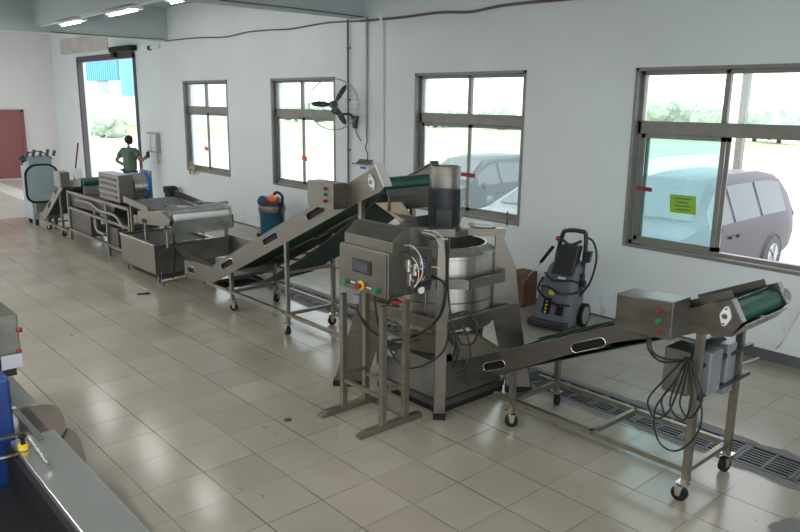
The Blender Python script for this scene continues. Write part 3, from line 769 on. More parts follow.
# feed chute below the conveyor head
f = MB()
f.prism([at(375, 203, Y=4.62), at(400, 202, Y=4.66), at(416, 224, Y=4.72), at(406, 226, Y=4.7)], (0, .02, 0))
f.build('canvas_flap', 'tan', cf)
f = MB(); q = at(408, 215, Y=4.95)
ch = [(-5.34, 4.66), (-5.02, 4.66), (-5.02, 5.34), (-5.34, 5.34)]; cl = [(-5.22, 4.78), (-5.0, 4.78), (-5.0, 5.2), (-5.22, 5.2)]
for i in range(4):
    j = (i + 1) % 4
    if i == 3: continue
    f.prism([(*ch[i], 1.73), (*ch[j], 1.73), (*cl[j], 1.48), (*cl[i], 1.48)], (.004, .004, 0))
f.build('feed_chute', 'steel_dull', cf)
f = MB(); f.lathe((-5.12, 4.72), [(.0, 1.44), (.17, 1.44), (.16, 1.60), (.10, 1.66), (0, 1.67)], 28); f.build('feed_cover', 'steel_dull', cf)
f = MB(); f.ball(at(482, 225, Y=5.2), .10, 1.6, 1.2, .25); f.build('film_wrap', 'white_plastic', cf)
f = MB(); q = at(507, 226, Y=5.35); f.cyl(q, q + Vector((0, 0, .14)), .008, n=10); f.build('pin', 'motor', cf)
# bracket at the top of the front leg
f = MB(); q = Vector((CX, CY, 1.69)) + dirs[0] * .60; f.beam(q - dirs[1] * .10, q + dirs[1] * .10, .10, .07); f.build('sensor_bracket', 'steel', cf, .004)
# outlet chute plates seen under the drum
f = MB(); f.prism([(-4.55, 4.55, .70), (-4.25, 4.75, .74), (-4.15, 5.15, .46), (-4.50, 4.72, .42)], (.006, -.006, 0)); f.build('outlet_chute', 'steel_bright', cf)
# hanging cables round the front leg
f = MB()
fy = 4.22
f.tube([at(446, 240, Y=fy), at(447, 262, Y=fy), at(446, 290, Y=fy), at(440, 315, Y=fy), at(425, 330, Y=fy), at(408, 338, Y=fy - .05), at(392, 340, Y=fy - .1)], .014)
f.tube([at(449, 238, Y=fy), at(448, 280, Y=fy), at(451, 320, Y=fy), at(458, 350, Y=fy), at(452, 370, Y=fy)], .009)
f.tube([at(432, 276, Y=fy - .02), at(444, 284, Y=fy - .02), at(444, 305, Y=fy - .02), at(432, 325, Y=fy - .02), at(415, 334, Y=fy - .05), at(395, 330, Y=fy - .1)], .010)
f.tube([at(452, 315, Y=fy), at(466, 312, Y=fy), at(477, 325, Y=fy), at(474, 342, Y=fy), at(462, 344, Y=fy), at(455, 332, Y=fy)], .008)
f.tube([at(450, 318, Y=fy - .02), at(456, 340, Y=fy - .02), at(452, 365, Y=fy - .02), at(458, 372, Y=fy - .02), at(470, 362, Y=fy - .02), at(468, 338, Y=fy - .02), at(460, 322, Y=fy - .02)], .008)
f.tube([at(449, 330, Y=fy - .04), at(444, 350, Y=fy - .06), at(430, 362, Y=fy - .1), at(412, 368, Y=fy - .1), at(398, 362, Y=fy - .1), at(390, 350, Y=fy - .1)], .009)
f.build('cable', 'cable', cf)

# ------------------------------------------------------------------ control cabinet on its stand
ps = thing('control_stand', 'free-standing steel control cabinet with small screen and buttons on four tall posts', 'control panel', (-4.74, 3.9, 0))
PX = (-5.02, -4.465)
for x in PX:
    f = MB(); f.prism([(x - .035, 3.53, 0), (x - .035, 4.24, 0), (x - .035, 4.24, .05), (x - .035, 3.60, .05), (x - .035, 3.53, .025)], (.07, 0, 0)); f.build('foot_bar', 'steel_tube', ps, .003)
    for y in (3.80, 4.06):
        f = MB(); f.beam((x, y, .05), (x, y, 1.12), .05); f.build('post', 'steel_tube', ps)
f = MB()
for y in (3.80, 4.06): f.beam((PX[0], y, .30), (PX[1], y, .30), .03, .035)
for x in PX: f.beam((x, 3.80, .36), (x, 4.06, .36), .03, .035)
f.build('cross_rail', 'steel_tube', ps)
a = at(340, 242, Y=3.72); b_ = at(388, 254, Y=3.72); zlo = at(340, 285, Y=3.72).z
X0, X1, ZT, ZB = a.x, b_.x, a.z, zlo
f = MB(); f.box(X0, X1, 3.72, 3.99, ZB, ZT); cbn = f.build('cabinet', 'steel', ps, .008)
f = MB(); f.box(X0 + .012, X1 - .012, 3.705, 3.722, ZB + .012, ZT - .012); dr = f.build('cabinet_door', 'steel', ps, .004)
def panel(u, v): q = at(u, v, Y=3.705); return q
a = panel(353, 257); b_ = panel(371, 276)
f = MB(); f.box(a.x, b_.x, 3.695, 3.706, panel(371, 276).z, panel(353, 257).z); sc_ = f.build('screen_bezel', 'black_gloss', dr)
f = MB(); f.box(a.x + .02, b_.x - .03, 3.692, 3.696, b_.z + .02, a.z - .02); f.build('display', 'screen_glass', sc_)
for u, v, m, r in ((346.5, 281, 'green', .021), (376.5, 290, 'green', .024)):
    q = panel(u, v); button(dr, q.x, 3.705, q.z, m, r)
q = panel(361, 285.5); f = MB(); f.cyl((q.x, 3.706, q.z), (q.x, 3.698, q.z), .042, n=24); ey = f.build('emergency_stop_ring', 'yellow', dr)
f = MB(); f.cyl((q.x, 3.70, q.z), (q.x, 3.675, q.z), .018, n=16); f.cyl((q.x, 3.675, q.z), (q.x, 3.66, q.z), .028, n=20); f.build('emergency_stop_button', 'red', ey)
f = MB()
for u, v in ((353, 282), (369, 288)):
    q = panel(u, v); f.box(q.x - .03, q.x + .03, 3.702, 3.706, q.z - .005, q.z + .005)
f.build('button_label', 'white_plastic', dr)
# hood with sloped top
zh = ZT + .145
f = MB(); hx0, hx1 = X0 + .01, X1 + .0
f.prism([(hx0, 3.76, ZT - .01), (hx0, 3.96, ZT - .01), (hx0, 3.96, zh + .04), (hx0, 3.88, zh + .04), (hx0, 3.76, zh - .06)], (hx1 - hx0, 0, 0))
f.build('hood', 'steel', ps, .006)
f = MB(); f.box(X1 - .01, X1 + .09, 3.85, 4.12, ZB + .04, ZT); f.build('valve_plate', 'steel', ps)
# pneumatic fittings on the side
f = MB(); vx = X1 + .09
for y, z, r in ((3.86, ZT - .10, .022), (3.93, ZT - .14, .028), (4.0, ZT - .10, .022), (3.88, ZT - .22, .02), (4.02, ZT - .24, .018)):
    f.cyl((vx, y, z - .05), (vx, y, z + .05), r, n=14); f.cyl((vx - .03, y, z), (vx + .05, y, z), r * .6, n=10)
f.build('air_valve', 'steel_bright', ps)
f = MB(); f.cyl((vx, 3.9, ZB + .07), (vx, 3.9, ZB + .16), .035, n=18); f.cyl((vx + .01, 4.02, ZT - .2), (vx + .01, 4.02, ZT - .05), .026, n=14); f.box(vx, vx + .05, 3.94, 4.08, ZB + .10, ZB + .14); f.build('air_filter', 'black_gloss', ps)
f = MB(); f.cyl((vx + .03, 3.97, ZB + .07), (vx + .05, 3.97, ZB + .07), .03, n=16); f.build('gauge', 'white_plastic', ps)
f = MB(); f.box(vx + .0, vx + .035, 3.96, 4.0, ZT - .22, ZT - .16); f.box(X1 - .05, X1 + .03, 3.8, 3.86, ZB - .045, ZB - .02); f.box(X0 + .12, X1 - .18, 3.8, 3.9, ZB - .03, ZB); f.build('red_fitting', 'red', ps)
f = MB(); f.cyl((vx + .03, 3.99, ZT - .12), (vx + .05, 3.99, ZT - .12), .02, n=12); f.build('blue_fitting', 'blue', ps)
f = MB(); ty = 3.9
f.tube([at(389, 262, Y=ty), at(398, 248, Y=ty), at(412, 246, Y=ty), at(421, 258, Y=ty), at(422, 275, Y=ty), at(414, 288, Y=ty), at(405, 296, Y=ty), at(396, 296, Y=ty)], .0042)
f.tube([at(392, 265, Y=ty), at(404, 254, Y=ty), at(416, 262, Y=ty), at(418, 280, Y=ty), at(408, 292, Y=ty), at(400, 290, Y=ty)], .0042)
f.tube([at(408, 266, Y=ty), at(425, 266, Y=4.1), at(440, 268, Y=4.2)], .0042)
f.tube([at(405, 268, Y=ty), at(412, 280, Y=ty), at(409, 294, Y=ty)], .0042)
f.tube([at(424, 230, Y=4.2), at(436, 232, Y=4.25), at(445, 242, Y=4.25), at(448, 262, Y=4.22)], .0042)
f.tube([at(422, 232, Y=4.2), at(434, 236, Y=4.25), at(442, 248, Y=4.25)], .0042)
f.build('air_tube', 'white_tube', ps)
f = MB(); q = at(357, 303, Y=3.85); f.cyl(q + Vector((0, 0, .08)), q, .03, n=14); f.build('cable_gland', 'wheel_grey', ps)
f = MB()
f.tube([at(357, 300, Y=3.85), at(358, 312, Y=3.85), at(366, 326, Y=3.85), at(380, 336, Y=3.9), at(396, 344, Y=4.0), at(420, 340, Y=4.15)], .009)
f.tube([at(375, 296, Y=3.85), at(376, 312, Y=3.85), at(380, 330, Y=3.85), at(388, 344, Y=3.95), at(402, 344, Y=4.0)], .009)
f.tube([at(362, 318, Y=3.95), at(372, 332, Y=3.95), at(386, 340, Y=3.95)], .009)
f.build('cable', 'cable', ps)

# ------------------------------------------------------------------ washing tank (front left of the long conveyor)
wt = thing('washing_tank', 'low square stainless tank with dark mesh top beside the hopper of the long conveyor', 'tank', (-11.2, 4.9, 0))
TX0, TX1, TY0, TY1 = -11.95, -10.58, 4.42, 5.42
f = MB(); f.box(TX0, TX1, TY0, TY0 + .02, .13, .60); f.box(TX0, TX1, TY1 - .02, TY1, .13, .60); f.box(TX0, TX0 + .02, TY0, TY1, .13, .60); f.box(TX1 - .02, TX1, TY0, TY1, .13, .60); f.box(TX0, TX1, TY0, TY1, .13, .15)
f.build('tank_body', 'steel', wt, .004)
f = MB(); f.box(TX0 + .02, TX1 - .02, TY0 + .03, TY1 - .02, .56, .585); f.build('mesh_screen', 'screen', wt)
f = MB()
for a in ((TX0, TX1, TY0 - .015, TY0 + .03), (TX0, TX1, TY1 - .03, TY1 + .01), (TX0 - .01, TX0 + .03, TY0, TY1), (TX1 - .03, TX1 + .012, TY0, TY1)): f.box(*a, .598, .622)
f.build('rim', 'steel_bright', wt, .004)
for x, y in ((TX0 + .1, TY0 + .06), (TX1 - .06, TY0 + .06), (TX0 + .1, TY1 - .06), (TX1 - .06, TY1 - .06)):
    f = MB(); f.cyl((x, y, 0), (x, y, .02), .035, n=12); f.cyl((x, y, .02), (x, y, .14), .018, n=10); f.build('leg', 'steel_dull', wt)
f = MB(); p = at(163, 281, Y=4.36); q = at(187, 276, Y=4.5)
f.tube([p, (p + q) / 2, q], .022, smooth=False); f.cyl(p + Vector((0, 0, .0)), p + Vector((0, 0, -.08)), .02, n=10); dp = f.build('drain_pipe', 'steel_dull', wt)
f = MB(); p2 = at(162, 275, Y=4.36); f.box(p2.x - .015, p2.x + .015, 4.35, 4.37, p2.z - .06, p2.z + .06); f.build('valve_handle', 'navy', dp)
f = MB(); f.tube([at(166, 226, Y=4.45), at(165, 230, Y=4.40), at(172, 232, Y=4.38), at(174, 240, Y=4.38), at(174, 262, Y=4.38), at(173, 278, Y=4.38)], .016); f.build('cable', 'cable', wt)

# roller / spray unit above the tank
ru = thing('roller_unit', 'steel side-boxed unit with a long white roller sitting over the mesh-topped tank', 'roller unit', (-10.7, 4.98, .6))
f = MB()
z0, z1 = .78, .98
f.prism([(-11.25, 4.46, .86), (-10.5, 4.46, .92), (-10.12, 4.46, .97), (-10.05, 4.46, 1.06), (-10.35, 4.46, 1.15), (-11.25, 4.46, 1.06)], (0, .06, 0)); f.build('side_box', 'steel', ru, .006)
f = MB(); q = at(144, 221, Y=4.455); slot_pts = [(x, 4.452, z) for x, z in slot(q.x, q.z, .18, .07, .05)]; f.prism(slot_pts, (0, .012, 0)); f.build('slot', 'black', ru)
f = MB(); f.cyl((-10.08, 4.54, 1.085), (-10.08, 5.40, 1.085), .05, n=24); f.build('roller', 'white_plastic', ru)
f = MB(); f.box(-10.22, -10.205, 4.52, 5.42, .80, 1.22); f.box(-10.22, -9.98, 5.40, 5.42, .86, 1.22); f.build('back_plate', 'steel_bright', ru, .003)
f = MB(); f.prism([(-11.15, 5.44, .80), (-10.05, 5.44, .86), (-10.05, 5.44, 1.06), (-11.15, 5.44, 1.0)], (0, .05, 0)); f.build('side_box', 'steel', ru, .006)
f = MB()
for x in (-11.05, -10.25):
    for y in (4.5, 5.46): f.beam((x, y, .62), (x, y, .86), .045)
islands(f, 'bracket', 'steel_tube', ru)
f = MB(); ribbon(f, [(-11.1, .90), (-10.25, .93)], 4.53, 5.44, .02); f.build('tray', 'screen', ru)
f = MB(); f.beam((-11.2, 4.9, 1.10), (-10.3, 4.9, 1.18), .04, .05); f.beam((-11.2, 5.42, 1.12), (-10.3, 5.42, 1.2), .04, .05)
for k in range(6): f.cyl((-11.1 + k * .16, 4.88, 1.10), (-11.1 + k * .16, 4.88, 1.05), .012, n=8)
islands(f, 'spray_bar', 'steel_bright', ru)
f = MB(); q = at(197, 203, Y=5.45); f.cyl((-10.3, 5.40, 1.17), (-10.3, 5.52, 1.17), .07, n=20); f.build('drive_wheel', 'steel_bright', ru)

# transfer tray between the drum and the roller unit
tt = thing('transfer_tray', 'dark sloping mesh tray between the small drum and the white roller', 'tray', (-11.8, 5.0, .8))
f = MB(); ribbon(f, [(-12.15, 1.10), (-11.3, 1.03)], 4.66, 5.5, .015); f.build('mesh_bed', 'screen', tt)
f = MB(); f.beam((-12.2, 4.62, 1.14), (-11.2, 4.62, 1.06), .03, .10); f.beam((-12.2, 5.54, 1.17), (-11.2, 5.54, 1.09), .03, .10); islands(f, 'side_rail', 'steel', tt)
f = MB()
islands(f, 'x', 'steel', tt)
for x, y, z in ((-11.9, 4.62, .622), (-11.9, 5.40, .622), (-11.4, 4.64, .622), (-11.4, 5.40, .622)):
    f = MB(); f.beam((x, y, z), (x, y, 1.08), .04); f.build('leg', 'steel_tube', tt)

# ------------------------------------------------------------------ bubble washing frame with lower tank
bf = thing('wash_line_frame', 'long open steel frame with water box and pipework between the slicer and the tank', 'wash line', (-13.7, 5.0, 0))
f = MB()
BX0, BX1, BY0, BY1 = -15.1, -12.0, 4.62, 5.42
for z, xa in ((.98, BX0), (.66, BX0), (.22, BX0)):
    for y in (BY0, BY1): f.beam((xa, y, z), (BX1, y, z), .05)
for x in (BX0, -14.1, -13.0, BX1): f.beam((x, BY0, .98), (x, BY1, .98), .045); f.beam((x, BY0, .22), (x, BY1, .22), .045)
f.build('rails', 'steel', bf)
for x in (BX0, -13.05, BX1):
    for y in (BY0, BY1):
        g = MB(); g.beam((x, y, .03), (x, y, .98), .05); g.cyl((x, y, 0), (x, y, .03), .035, n=12); g.build('leg', 'steel_tube', bf)
f = MB(); f.box(-15.05, -14.0, 4.64, 5.40, .24, .64); f.build('water_box', 'base_steel', bf, .008)
f = MB(); f.box(-13.0, -12.65, 4.64, 5.40, .16, .56); f.build('pump_box', 'base_steel', bf, .008)
f = MB(); f.prism([(-15.2, 4.66, .98), (-12.7, 4.66, .98), (-12.9, 4.66, .74), (-15.0, 4.66, .70)], (0, .74, 0)); f.build('trough', 'base_steel', bf)
f = MB(); f.tube([(-14.6, 4.60, .86), (-13.8, 4.60, .88), (-13.3, 4.6, .80), (-12.6, 4.60, .80), (-12.2, 4.6, .62)], .03); f.tube([(-13.9, 4.7, .8), (-13.8, 4.68, .4), (-13.3, 4.66, .35)], .035); f.cyl((-13.7, 4.9, .30), (-13.35, 4.9, .30), .11, n=18)
f.build('pipework', 'steel_dull', bf)
f = MB(); f.cyl((-13.55, 4.75, .52), (-13.55, 4.75, .72), .07, n=16); f.build('pump_motor', 'grey_blue', bf)

# louvred blower box and drum on top of the frame
lb = thing('blower_box', 'grey louvred steel box mounted on the wash line next to the small drum', 'blower', (-12.9, 4.9, .98))
a = at(101, 172, Y=4.66)
f = MB(); f.box(-13.45, -12.50, 4.66, 4.92, 1.02, 1.50); f.build('body', 'steel', lb, .01)
f = MB()
for k in range(4): f.prism([(-13.40, 4.655, 1.09 + k * .10), (-12.62, 4.655, 1.09 + k * .10), (-12.62, 4.655, 1.13 + k * .10), (-13.40, 4.655, 1.13 + k * .10)], (0, -.01, -.0))
islands(f, 'louvre', 'black_gloss', lb)
rd = thing('rotary_drum', 'short shiny steel drum with a blue ring at its far end', 'drum', (-12.35, 5.2, .98))
f = MB(); dz = 1.28; dx_ = at(131, 188, Y=4.95).x
f.cyl((dx_, 4.93, dz), (dx_, 5.18, dz), .235, n=36); f.build('drum_shell', 'steel_bright', rd)
f = MB(); f.cyl((dx_, 5.17, dz), (dx_, 5.215, dz), .262, n=36); f.build('drum_ring', 'blue', rd)
f = MB(); f.beam((dx_ - .25, 5.04, 1.055), (dx_ + .25, 5.04, 1.055), .1, .1); f.build('cradle', 'steel_dull', rd)
gp = MB(); p0 = at(140, 169, Y=5.7); p1 = at(152, 195, Y=5.7); gp.box(p0.x, p1.x, 5.68, 5.72, 0.0, p0.z)
tag(gp.build('guard_panel', 'steel_dull', None, .004), 'plain grey steel guard panel standing behind the drum with the blue ring', 'panel')

# ------------------------------------------------------------------ small inclined conveyor at far end
sc = thing('inclined_conveyor', 'small inclined steel conveyor with slotted side plates in front of the grey slicer', 'conveyor', (-16.0, 5.0, 0))
so = [(-17.08, .16), (-16.75, .17), (-15.30, 1.03), (-14.2, 1.16), (-14.2, 1.32), (-15.5, 1.10), (-16.85, .36), (-17.08, .34)]
for y in (4.60, 5.42):
    plate(so, [slot(-16.3, .58, .26, .08, .57), slot(-15.75, .92, .26, .08, .57)], y, .02, 'side_plate', 'steel', sc)
f = MB(); ribbon(f, [(-17.0, .27), (-16.8, .28), (-15.47, 1.03), (-14.2, 1.26)], 4.63, 5.39, .01); f.build('belt', 'green_belt', sc)
f = MB(); f.cyl((-14.17, 4.62, 1.25), (-14.17, 5.40, 1.25), .075, n=20); f.build('head_roller', 'green_belt', sc)
f = MB(); f.box(-14.16, -14.14, 4.62, 5.40, 1.01, 1.17); f.build('apron_plate', 'steel_bright', sc)
for x, zt in ((-16.6, .30), (-15.6, .95)):
    for y in (4.62, 5.40):
        g = MB(); g.beam((x, y, .12), (x, y, zt), .04); g.build('leg', 'steel_tube', sc)
f = MB()
for y in (4.62, 5.40): f.beam((-16.9, y, .16), (-15.3, y, .16), .035)
for x in (-16.6, -15.6): f.beam((x, 4.62, .16), (x, 5.40, .16), .035)
f.build('bottom_frame', 'steel_tube', sc)
add_casters(sc, [(-16.6, 4.62), (-15.6, 4.62), (-16.6, 5.40), (-15.6, 5.40)])
a = at(55, 171, Y=4.5); b_ = at(68, 187, Y=4.5)
f = MB(); f.box(-15.25, -14.85, 4.42, 4.6, 1.08, 1.38); f.build('control_box', 'steel', sc, .01)

# ------------------------------------------------------------------ slicer with round-cornered grey-blue front
sl_ = thing('slicer', 'tall grey-blue slicing machine with a big round-cornered cover near the maroon door', 'machine', (-17.8, 5.0, 0))
XF = -17.25
f = MB(); f.box(-17.95, XF - .06, 4.52, 5.05, .12, 1.30, .03); f.build('body', 'grey_blue', sl_)
def rrect(y0, y1, z0, z1, r, n=6):
    pts = []
    for cy, cz, a0, rr in ((y1 - r, z1 - r, 0, r), (y0 + r, z1 - r, PI / 2, r), (y0 + r * .7, z0 + r * .7, PI, r * .7), (y1 - r * .7, z0 + r * .7, 1.5 * PI, r * .7)):
        for k in range(n + 1):
            a = a0 + PI / 2 * k / n; pts.append((cy + rr * math.cos(a), cz + rr * math.sin(a)))
    return pts
ya = at(25, 180, X=XF).y; yb = at(60, 180, X=XF).y; za = at(40, 203, X=XF).z; zb2 = at(40, 164, X=XF).z
f = MB(); f.prism([(XF - .06, y, z) for y, z in rrect(ya, yb, za, zb2, min(.26, (yb - ya) * .45))], (.05, 0, 0)); f.build('cover_gasket', 'black', sl_)
f = MB(); f.prism([(XF - .012, y, z) for y, z in rrect(ya + .04, yb - .04, za + .04, zb2 - .04, min(.23, (yb - ya - .08) * .45))], (.03, 0, 0)); f.build('cover', 'grey_blue', sl_, .008)
f = MB(); f.box(-17.75, -17.30, ya + .12, ya + .60, 1.28, 1.52, .02); f.build('motor_housing', 'grey_blue', sl_)
f = MB()
for k in range(5): f.cyl((-17.3, ya + .08 + k * .14, 1.52), (-17.3, ya + .12 + k * .14, 1.64 + .03 * (k % 2)), .035, n=8)
f.tube([(-17.3, ya + .05, 1.45), (-17.3, ya + .15, 1.60), (-17.3, ya + .4, 1.62), (-17.3, ya + .62, 1.45)], .012); f.cyl((-17.5, ya, 1.42), (-17.5, ya + .12, 1.50), .07, n=12)
f.build('cable_fittings', 'motor', sl_)
f = MB(); f.box(-17.3, -17.12, 4.55, 5.05, .30, .50); f.box(-17.3, -17.14, 4.6, 5.05, .14, .3); f.build('outfeed_tray', 'steel_dull', sl_)
for x, y in ((-17.85, 4.6), (-17.35, 4.6), (-17.85, 5.0), (-17.35, 5.0)):
    f = MB(); f.cyl((x, y, 0), (x, y, .13), .04, n=12); f.build('leg', 'black', sl_)
# broom / rod leaning
f = MB(); f.tube([(-19.0, 6.4, 0), at(74, 182, X=-18.8), at(78, 143, X=-18.6)], .02, smooth=False)
tag(f.build('broom_handle', 'red', None), 'red pole leaning upright between slicer and open doorway', 'pole')
p = at(76, 168, Y=5.5); q = at(80, 178, Y=5.5)
f = MB(); f.box(p.x, q.x, 5.45, 5.55, q.z - .02, p.z); f.box((p.x + q.x) / 2 - .02, (p.x + q.x) / 2 + .02, 5.49, 5.53, 0.0, q.z)
tag(f.build('switch_post', 'white_plastic', None), 'small white switch box on a thin post beside the green conveyor head', 'switch')

# ------------------------------------------------------------------ pressure washer
pw = thing('pressure_washer', 'upright grey and black pressure washer with black hose at the wall', 'pressure washer', (-5.5, 7.45, 0))
# local frame: washer leans back a little; it faces the camera side
WF = Vector((.22, -.975, 0)).normalized(); WS = Vector((-WF.y, WF.x, 0))  # facing, and to its left in the picture's right
WO = at(555, 325, Z=0)
pw.location = WO
def wp(s, d, z): return WO + WS * s + WF * d + Vector((0, 0, z)) - WF * (z * .10) + WS * (z * .10)
f = MB()
sec = [(0.04, .25, .22), (.10, .27, .23), (.35, .26, .22), (.62, .235, .19), (.78, .20, .15), (.86, .15, .10)]
R = []
for z, hw, hd in sec:
    ring = []
    for k in range(20):
        a = 2 * PI * k / 20; c_, s_ = math.cos(a), math.sin(a)
        x = math.copysign(abs(c_) ** .45, c_) * hw; y = math.copysign(abs(s_) ** .45, s_) * hd
        ring.append(f.bm.verts.new(wp(x, y, z)))
    R.append(ring)
for j in range(len(R) - 1):
    for k in range(20):
        q = f.bm.faces.new((R[j][k], R[j][(k + 1) % 20], R[j + 1][(k + 1) % 20], R[j + 1][k])); q.smooth = True
f.bm.faces.new(R[0][::-1]); f.bm.faces.new(R[-1])
f.build('body', 'washer_grey', pw)
f = MB(); f.prism([wp(-.28, -.20, .02), wp(.24, -.20, .02), wp(.24, .27, .02), wp(-.28, .27, .02)], (0, 0, .10)); f.build('base', 'black_gloss', pw, .02)
f = MB(); f.prism([wp(-.13, .20, .70), wp(.17, .20, .70), wp(.15, .10, 1.06), wp(-.11, .10, 1.06)], -WF * .14); f.build('hood', 'black_gloss', pw, .02)
f = MB()
f.tube([wp(-.17, -.08, .30), wp(-.18, -.06, .8), wp(-.14, 0, 1.16), wp(-.08, .02, 1.23), wp(.10, .02, 1.24), wp(.17, 0, 1.18), wp(.20, -.04, .8), wp(.22, -.08, .3)], .028, 10); f.tube([wp(-.14, .02, 1.12), wp(0, .03, 1.06), wp(.13, .02, 1.12)], .018, 8)
f.build('handle', 'black_gloss', pw)
f = MB(); f.ball(wp(-.17, .04, 1.12), .035); f.build('red_knob', 'red', pw)
for s in (-.30, .27):
    f = MB(); c0 = wp(s, -.14, .155); c1 = c0 + WS * .055; f.cyl(c0, c1, .155, n=32); wh = f.build('wheel', 'black', pw)
    f = MB(); f.cyl(c0 - WS * .006, c1 + WS * .006, .115, n=28); f.build('hub', 'wheel_grey', wh)
f = MB(); f.prism([wp(-.12, .232, .20), wp(-.02, .232, .20), wp(-.02, .232, .40), wp(-.12, .232, .40)], WF * .01); f.prism([wp(.06, .232, .20), wp(.15, .232, .20), wp(.15, .232, .32), wp(.06, .232, .32)], WF * .01); f.build('front_recess', 'black', pw)
f = MB(); f.prism([wp(-.07, .245, .45), wp(.0, .245, .45), wp(.0, .245, .51), wp(-.07, .245, .51)], WF * .008)
for k in range(4): f.cyl(wp(-.07, .25, .225 + k * .045), wp(-.07, .262, .225 + k * .045), .014, n=8)
f.build('yellow_badge', 'yellow', pw)
f = MB(); f.prism([wp(.0, .222, .66), wp(.10, .222, .66), wp(.10, .218, .685), wp(.0, .218, .685)], WF * .006); f.build('logo', 'white_plastic', pw)
f = MB()
f.tube([wp(-.20, .18, .70), wp(-.05, .27, .64), wp(.18, .24, .66), wp(.24, .12, .62)], .014); f.tube([wp(-.22, .18, .52), wp(-.08, .27, .55), wp(.10, .27, .48), wp(.26, .12, .50)], .014)
f.tube([wp(-.24, .12, .62), wp(-.22, .24, .48), wp(.02, .28, .36), wp(.22, .22, .34)], .014)
f.tube([wp(.15, .0, 1.18), wp(.28, .0, 1.12), wp(.36, .0, .92), wp(.34, .0, .62), wp(.24, .02, .42)], .014)
f.build('hose', 'cable', pw)
f = MB(); f.cyl(wp(.22, .05, .60), wp(.30, .05, .60), .05, n=12); f.cyl(wp(.25, .05, .72), wp(.25, .05, .50), .03, n=12); f.prism([wp(.20, -.05, .86), wp(.28, -.05, .86), wp(.28, -.05, 1.0), wp(.20, -.05, 1.0)], WF * .08); islands(f, 'side_fitting', 'black_gloss', pw)
f = MB(); f.tube([wp(-.20, .08, 1.02), wp(-.32, .10, .80)], .022, 8, smooth=False); ln = f.build('lance_grip', 'black', pw)
f = MB(); f.tube([wp(-.32, .10, .80), wp(-.50, .12, .50)], .008, 8, smooth=False); f.build('lance', 'steel_bright', ln)
# cardboard box
f = MB(); q = at(524, 311, Z=0); q.y = 7.9; q.x = -6.5
f.box(-6.42, -6.16, 7.80, 8.10, 0, .48); tag(f.build('cardboard_box', 'cardboard', None), 'brown cardboard box against the wall behind the pressure washer', 'box')

# ------------------------------------------------------------------ wet/dry vacuum
vc = thing('vacuum_cleaner', 'blue drum vacuum cleaner with black top and orange cap against the wall', 'vacuum cleaner', (-12.6, 7.75, 0))
vx, vy = -12.6, 7.75
f = MB(); f.lathe((vx, vy), [(0, .12), (.20, .12), (.24, .16), (.25, .60), (.26, .62), (.0, .62)], 28); f.build('tank', 'teal', vc)
f = MB(); f.lathe((vx, vy), [(.27, .60), (.28, .66), (.26, .72), (0, .72)], 28); f.build('lid_band', 'steel_dull', vc)
f = MB(); f.lathe((vx, vy), [(.25, .70), (.24, .80), (.16, .88), (0, .90)], 28); f.build('motor_head', 'black_gloss', vc)
f = MB(); f.ball((vx + .12, vy - .06, .85), .10); f.build('orange_cap', 'orange', vc)
f = MB(); f.ball((vx - .10, vy - .14, .80), .12); f.build('navy_filter', 'navy', vc)
f = MB(); f.tube([(vx - .34, vy - .05, .42), (vx - .28, vy - .1, .60), (vx - .10, vy - .2, .66)], .03); f.tube([(vx - .3, vy, .1), (vx - .32, vy, .5), (vx - .2, vy + .1, .75), (vx, vy + .1, .97), (vx + .24, vy + .1, .9), (vx + .32, vy, .6), (vx + .36, vy, .35)], .028); f.build('hose', 'black', vc)
f = MB()
for a in range(4): f.cyl((vx + .24 * math.cos(a * PI / 2 + .6) , vy + .24 * math.sin(a * PI / 2 + .6) - .02, .045), (vx + .24 * math.cos(a * PI / 2 + .6), vy + .24 * math.sin(a * PI / 2 + .6) + .02, .045), .045, n=12)
f.box(vx - .26, vx + .26, vy - .22, vy + .22, .07, .13); f.build('wheel_base', 'black', vc)

# ------------------------------------------------------------------ wall fan
fx, fy_, fz = -10.62, 7.85, 2.70
q = at(334, 104.5, Y=7.8); fc = Vector(q)
fn = thing('wall_fan', 'industrial wall fan with three dark blades and round wire guard next to the second window', 'fan', at(357, 122, Y=8.28))
ax = (Vector((0, 0, H)) - fc); ax.z = 0; ax = (ax.normalized() * .93 + Vector((.30, 0, .0))).normalized()
ex = Vector((-ax.y, ax.x, 0)); ez = Vector((0, 0, 1))
f = MB(); f.torus(fc + ax * .05, ax, .44, .006, 48, 6); f.torus(fc - ax * .09, ax, .44, .005, 48, 6); f.torus(fc + ax * .09, ax, .20, .003, 32, 5); f.torus(fc + ax * .10, ax, .07, .004, 20, 5)
for k in range(28):
    a = 2 * PI * k / 28; e = ex * math.cos(a) + ez * math.sin(a)
    f.tube([fc + ax * .10 + e * .07, fc + ax * .09 + e * .24, fc + ax * .05 + e * .44], .0016, 4)
    f.tube([fc + ax * .05 + e * .44, fc - ax * .09 + e * .44], .0016, 4, smooth=False); f.tube([fc - ax * .09 + e * .44, fc - ax * .11 + e * .12], .0016, 4, smooth=False)
f.build('wire_guard', 'conduit', fn)
for k, a in enumerate((PI - .02, PI / 3 - .05, -PI / 3 + .02)):
    f = MB(); e = ex * math.cos(a) + ez * math.sin(a); tn = ax.cross(e)
    pts = []
    for r, wd in ((.05, .03), (.16, .055), (.28, .06), (.36, .045), (.40, .012)):
        pts.append((r, wd))
    A_ = [fc + e * r + tn * wd * .8 + ax * .025 for r, wd in pts] + [fc + e * r - tn * wd * .8 - ax * .025 for r, wd in reversed(pts)]
    f.prism(A_, ax * .006); f.build('blade', 'motor', fn)
f = MB(); f.cyl(fc - ax * .20, fc + ax * .03, .065, n=20); f.cyl(fc + ax * .03, fc + ax * .05, .045, n=16)
f.cyl(fc - ax * .12 + Vector((0, 0, -.03)), fc - ax * .12 + Vector((0, 0, -.14)), .03, n=12); f.build('motor', 'motor', fn)
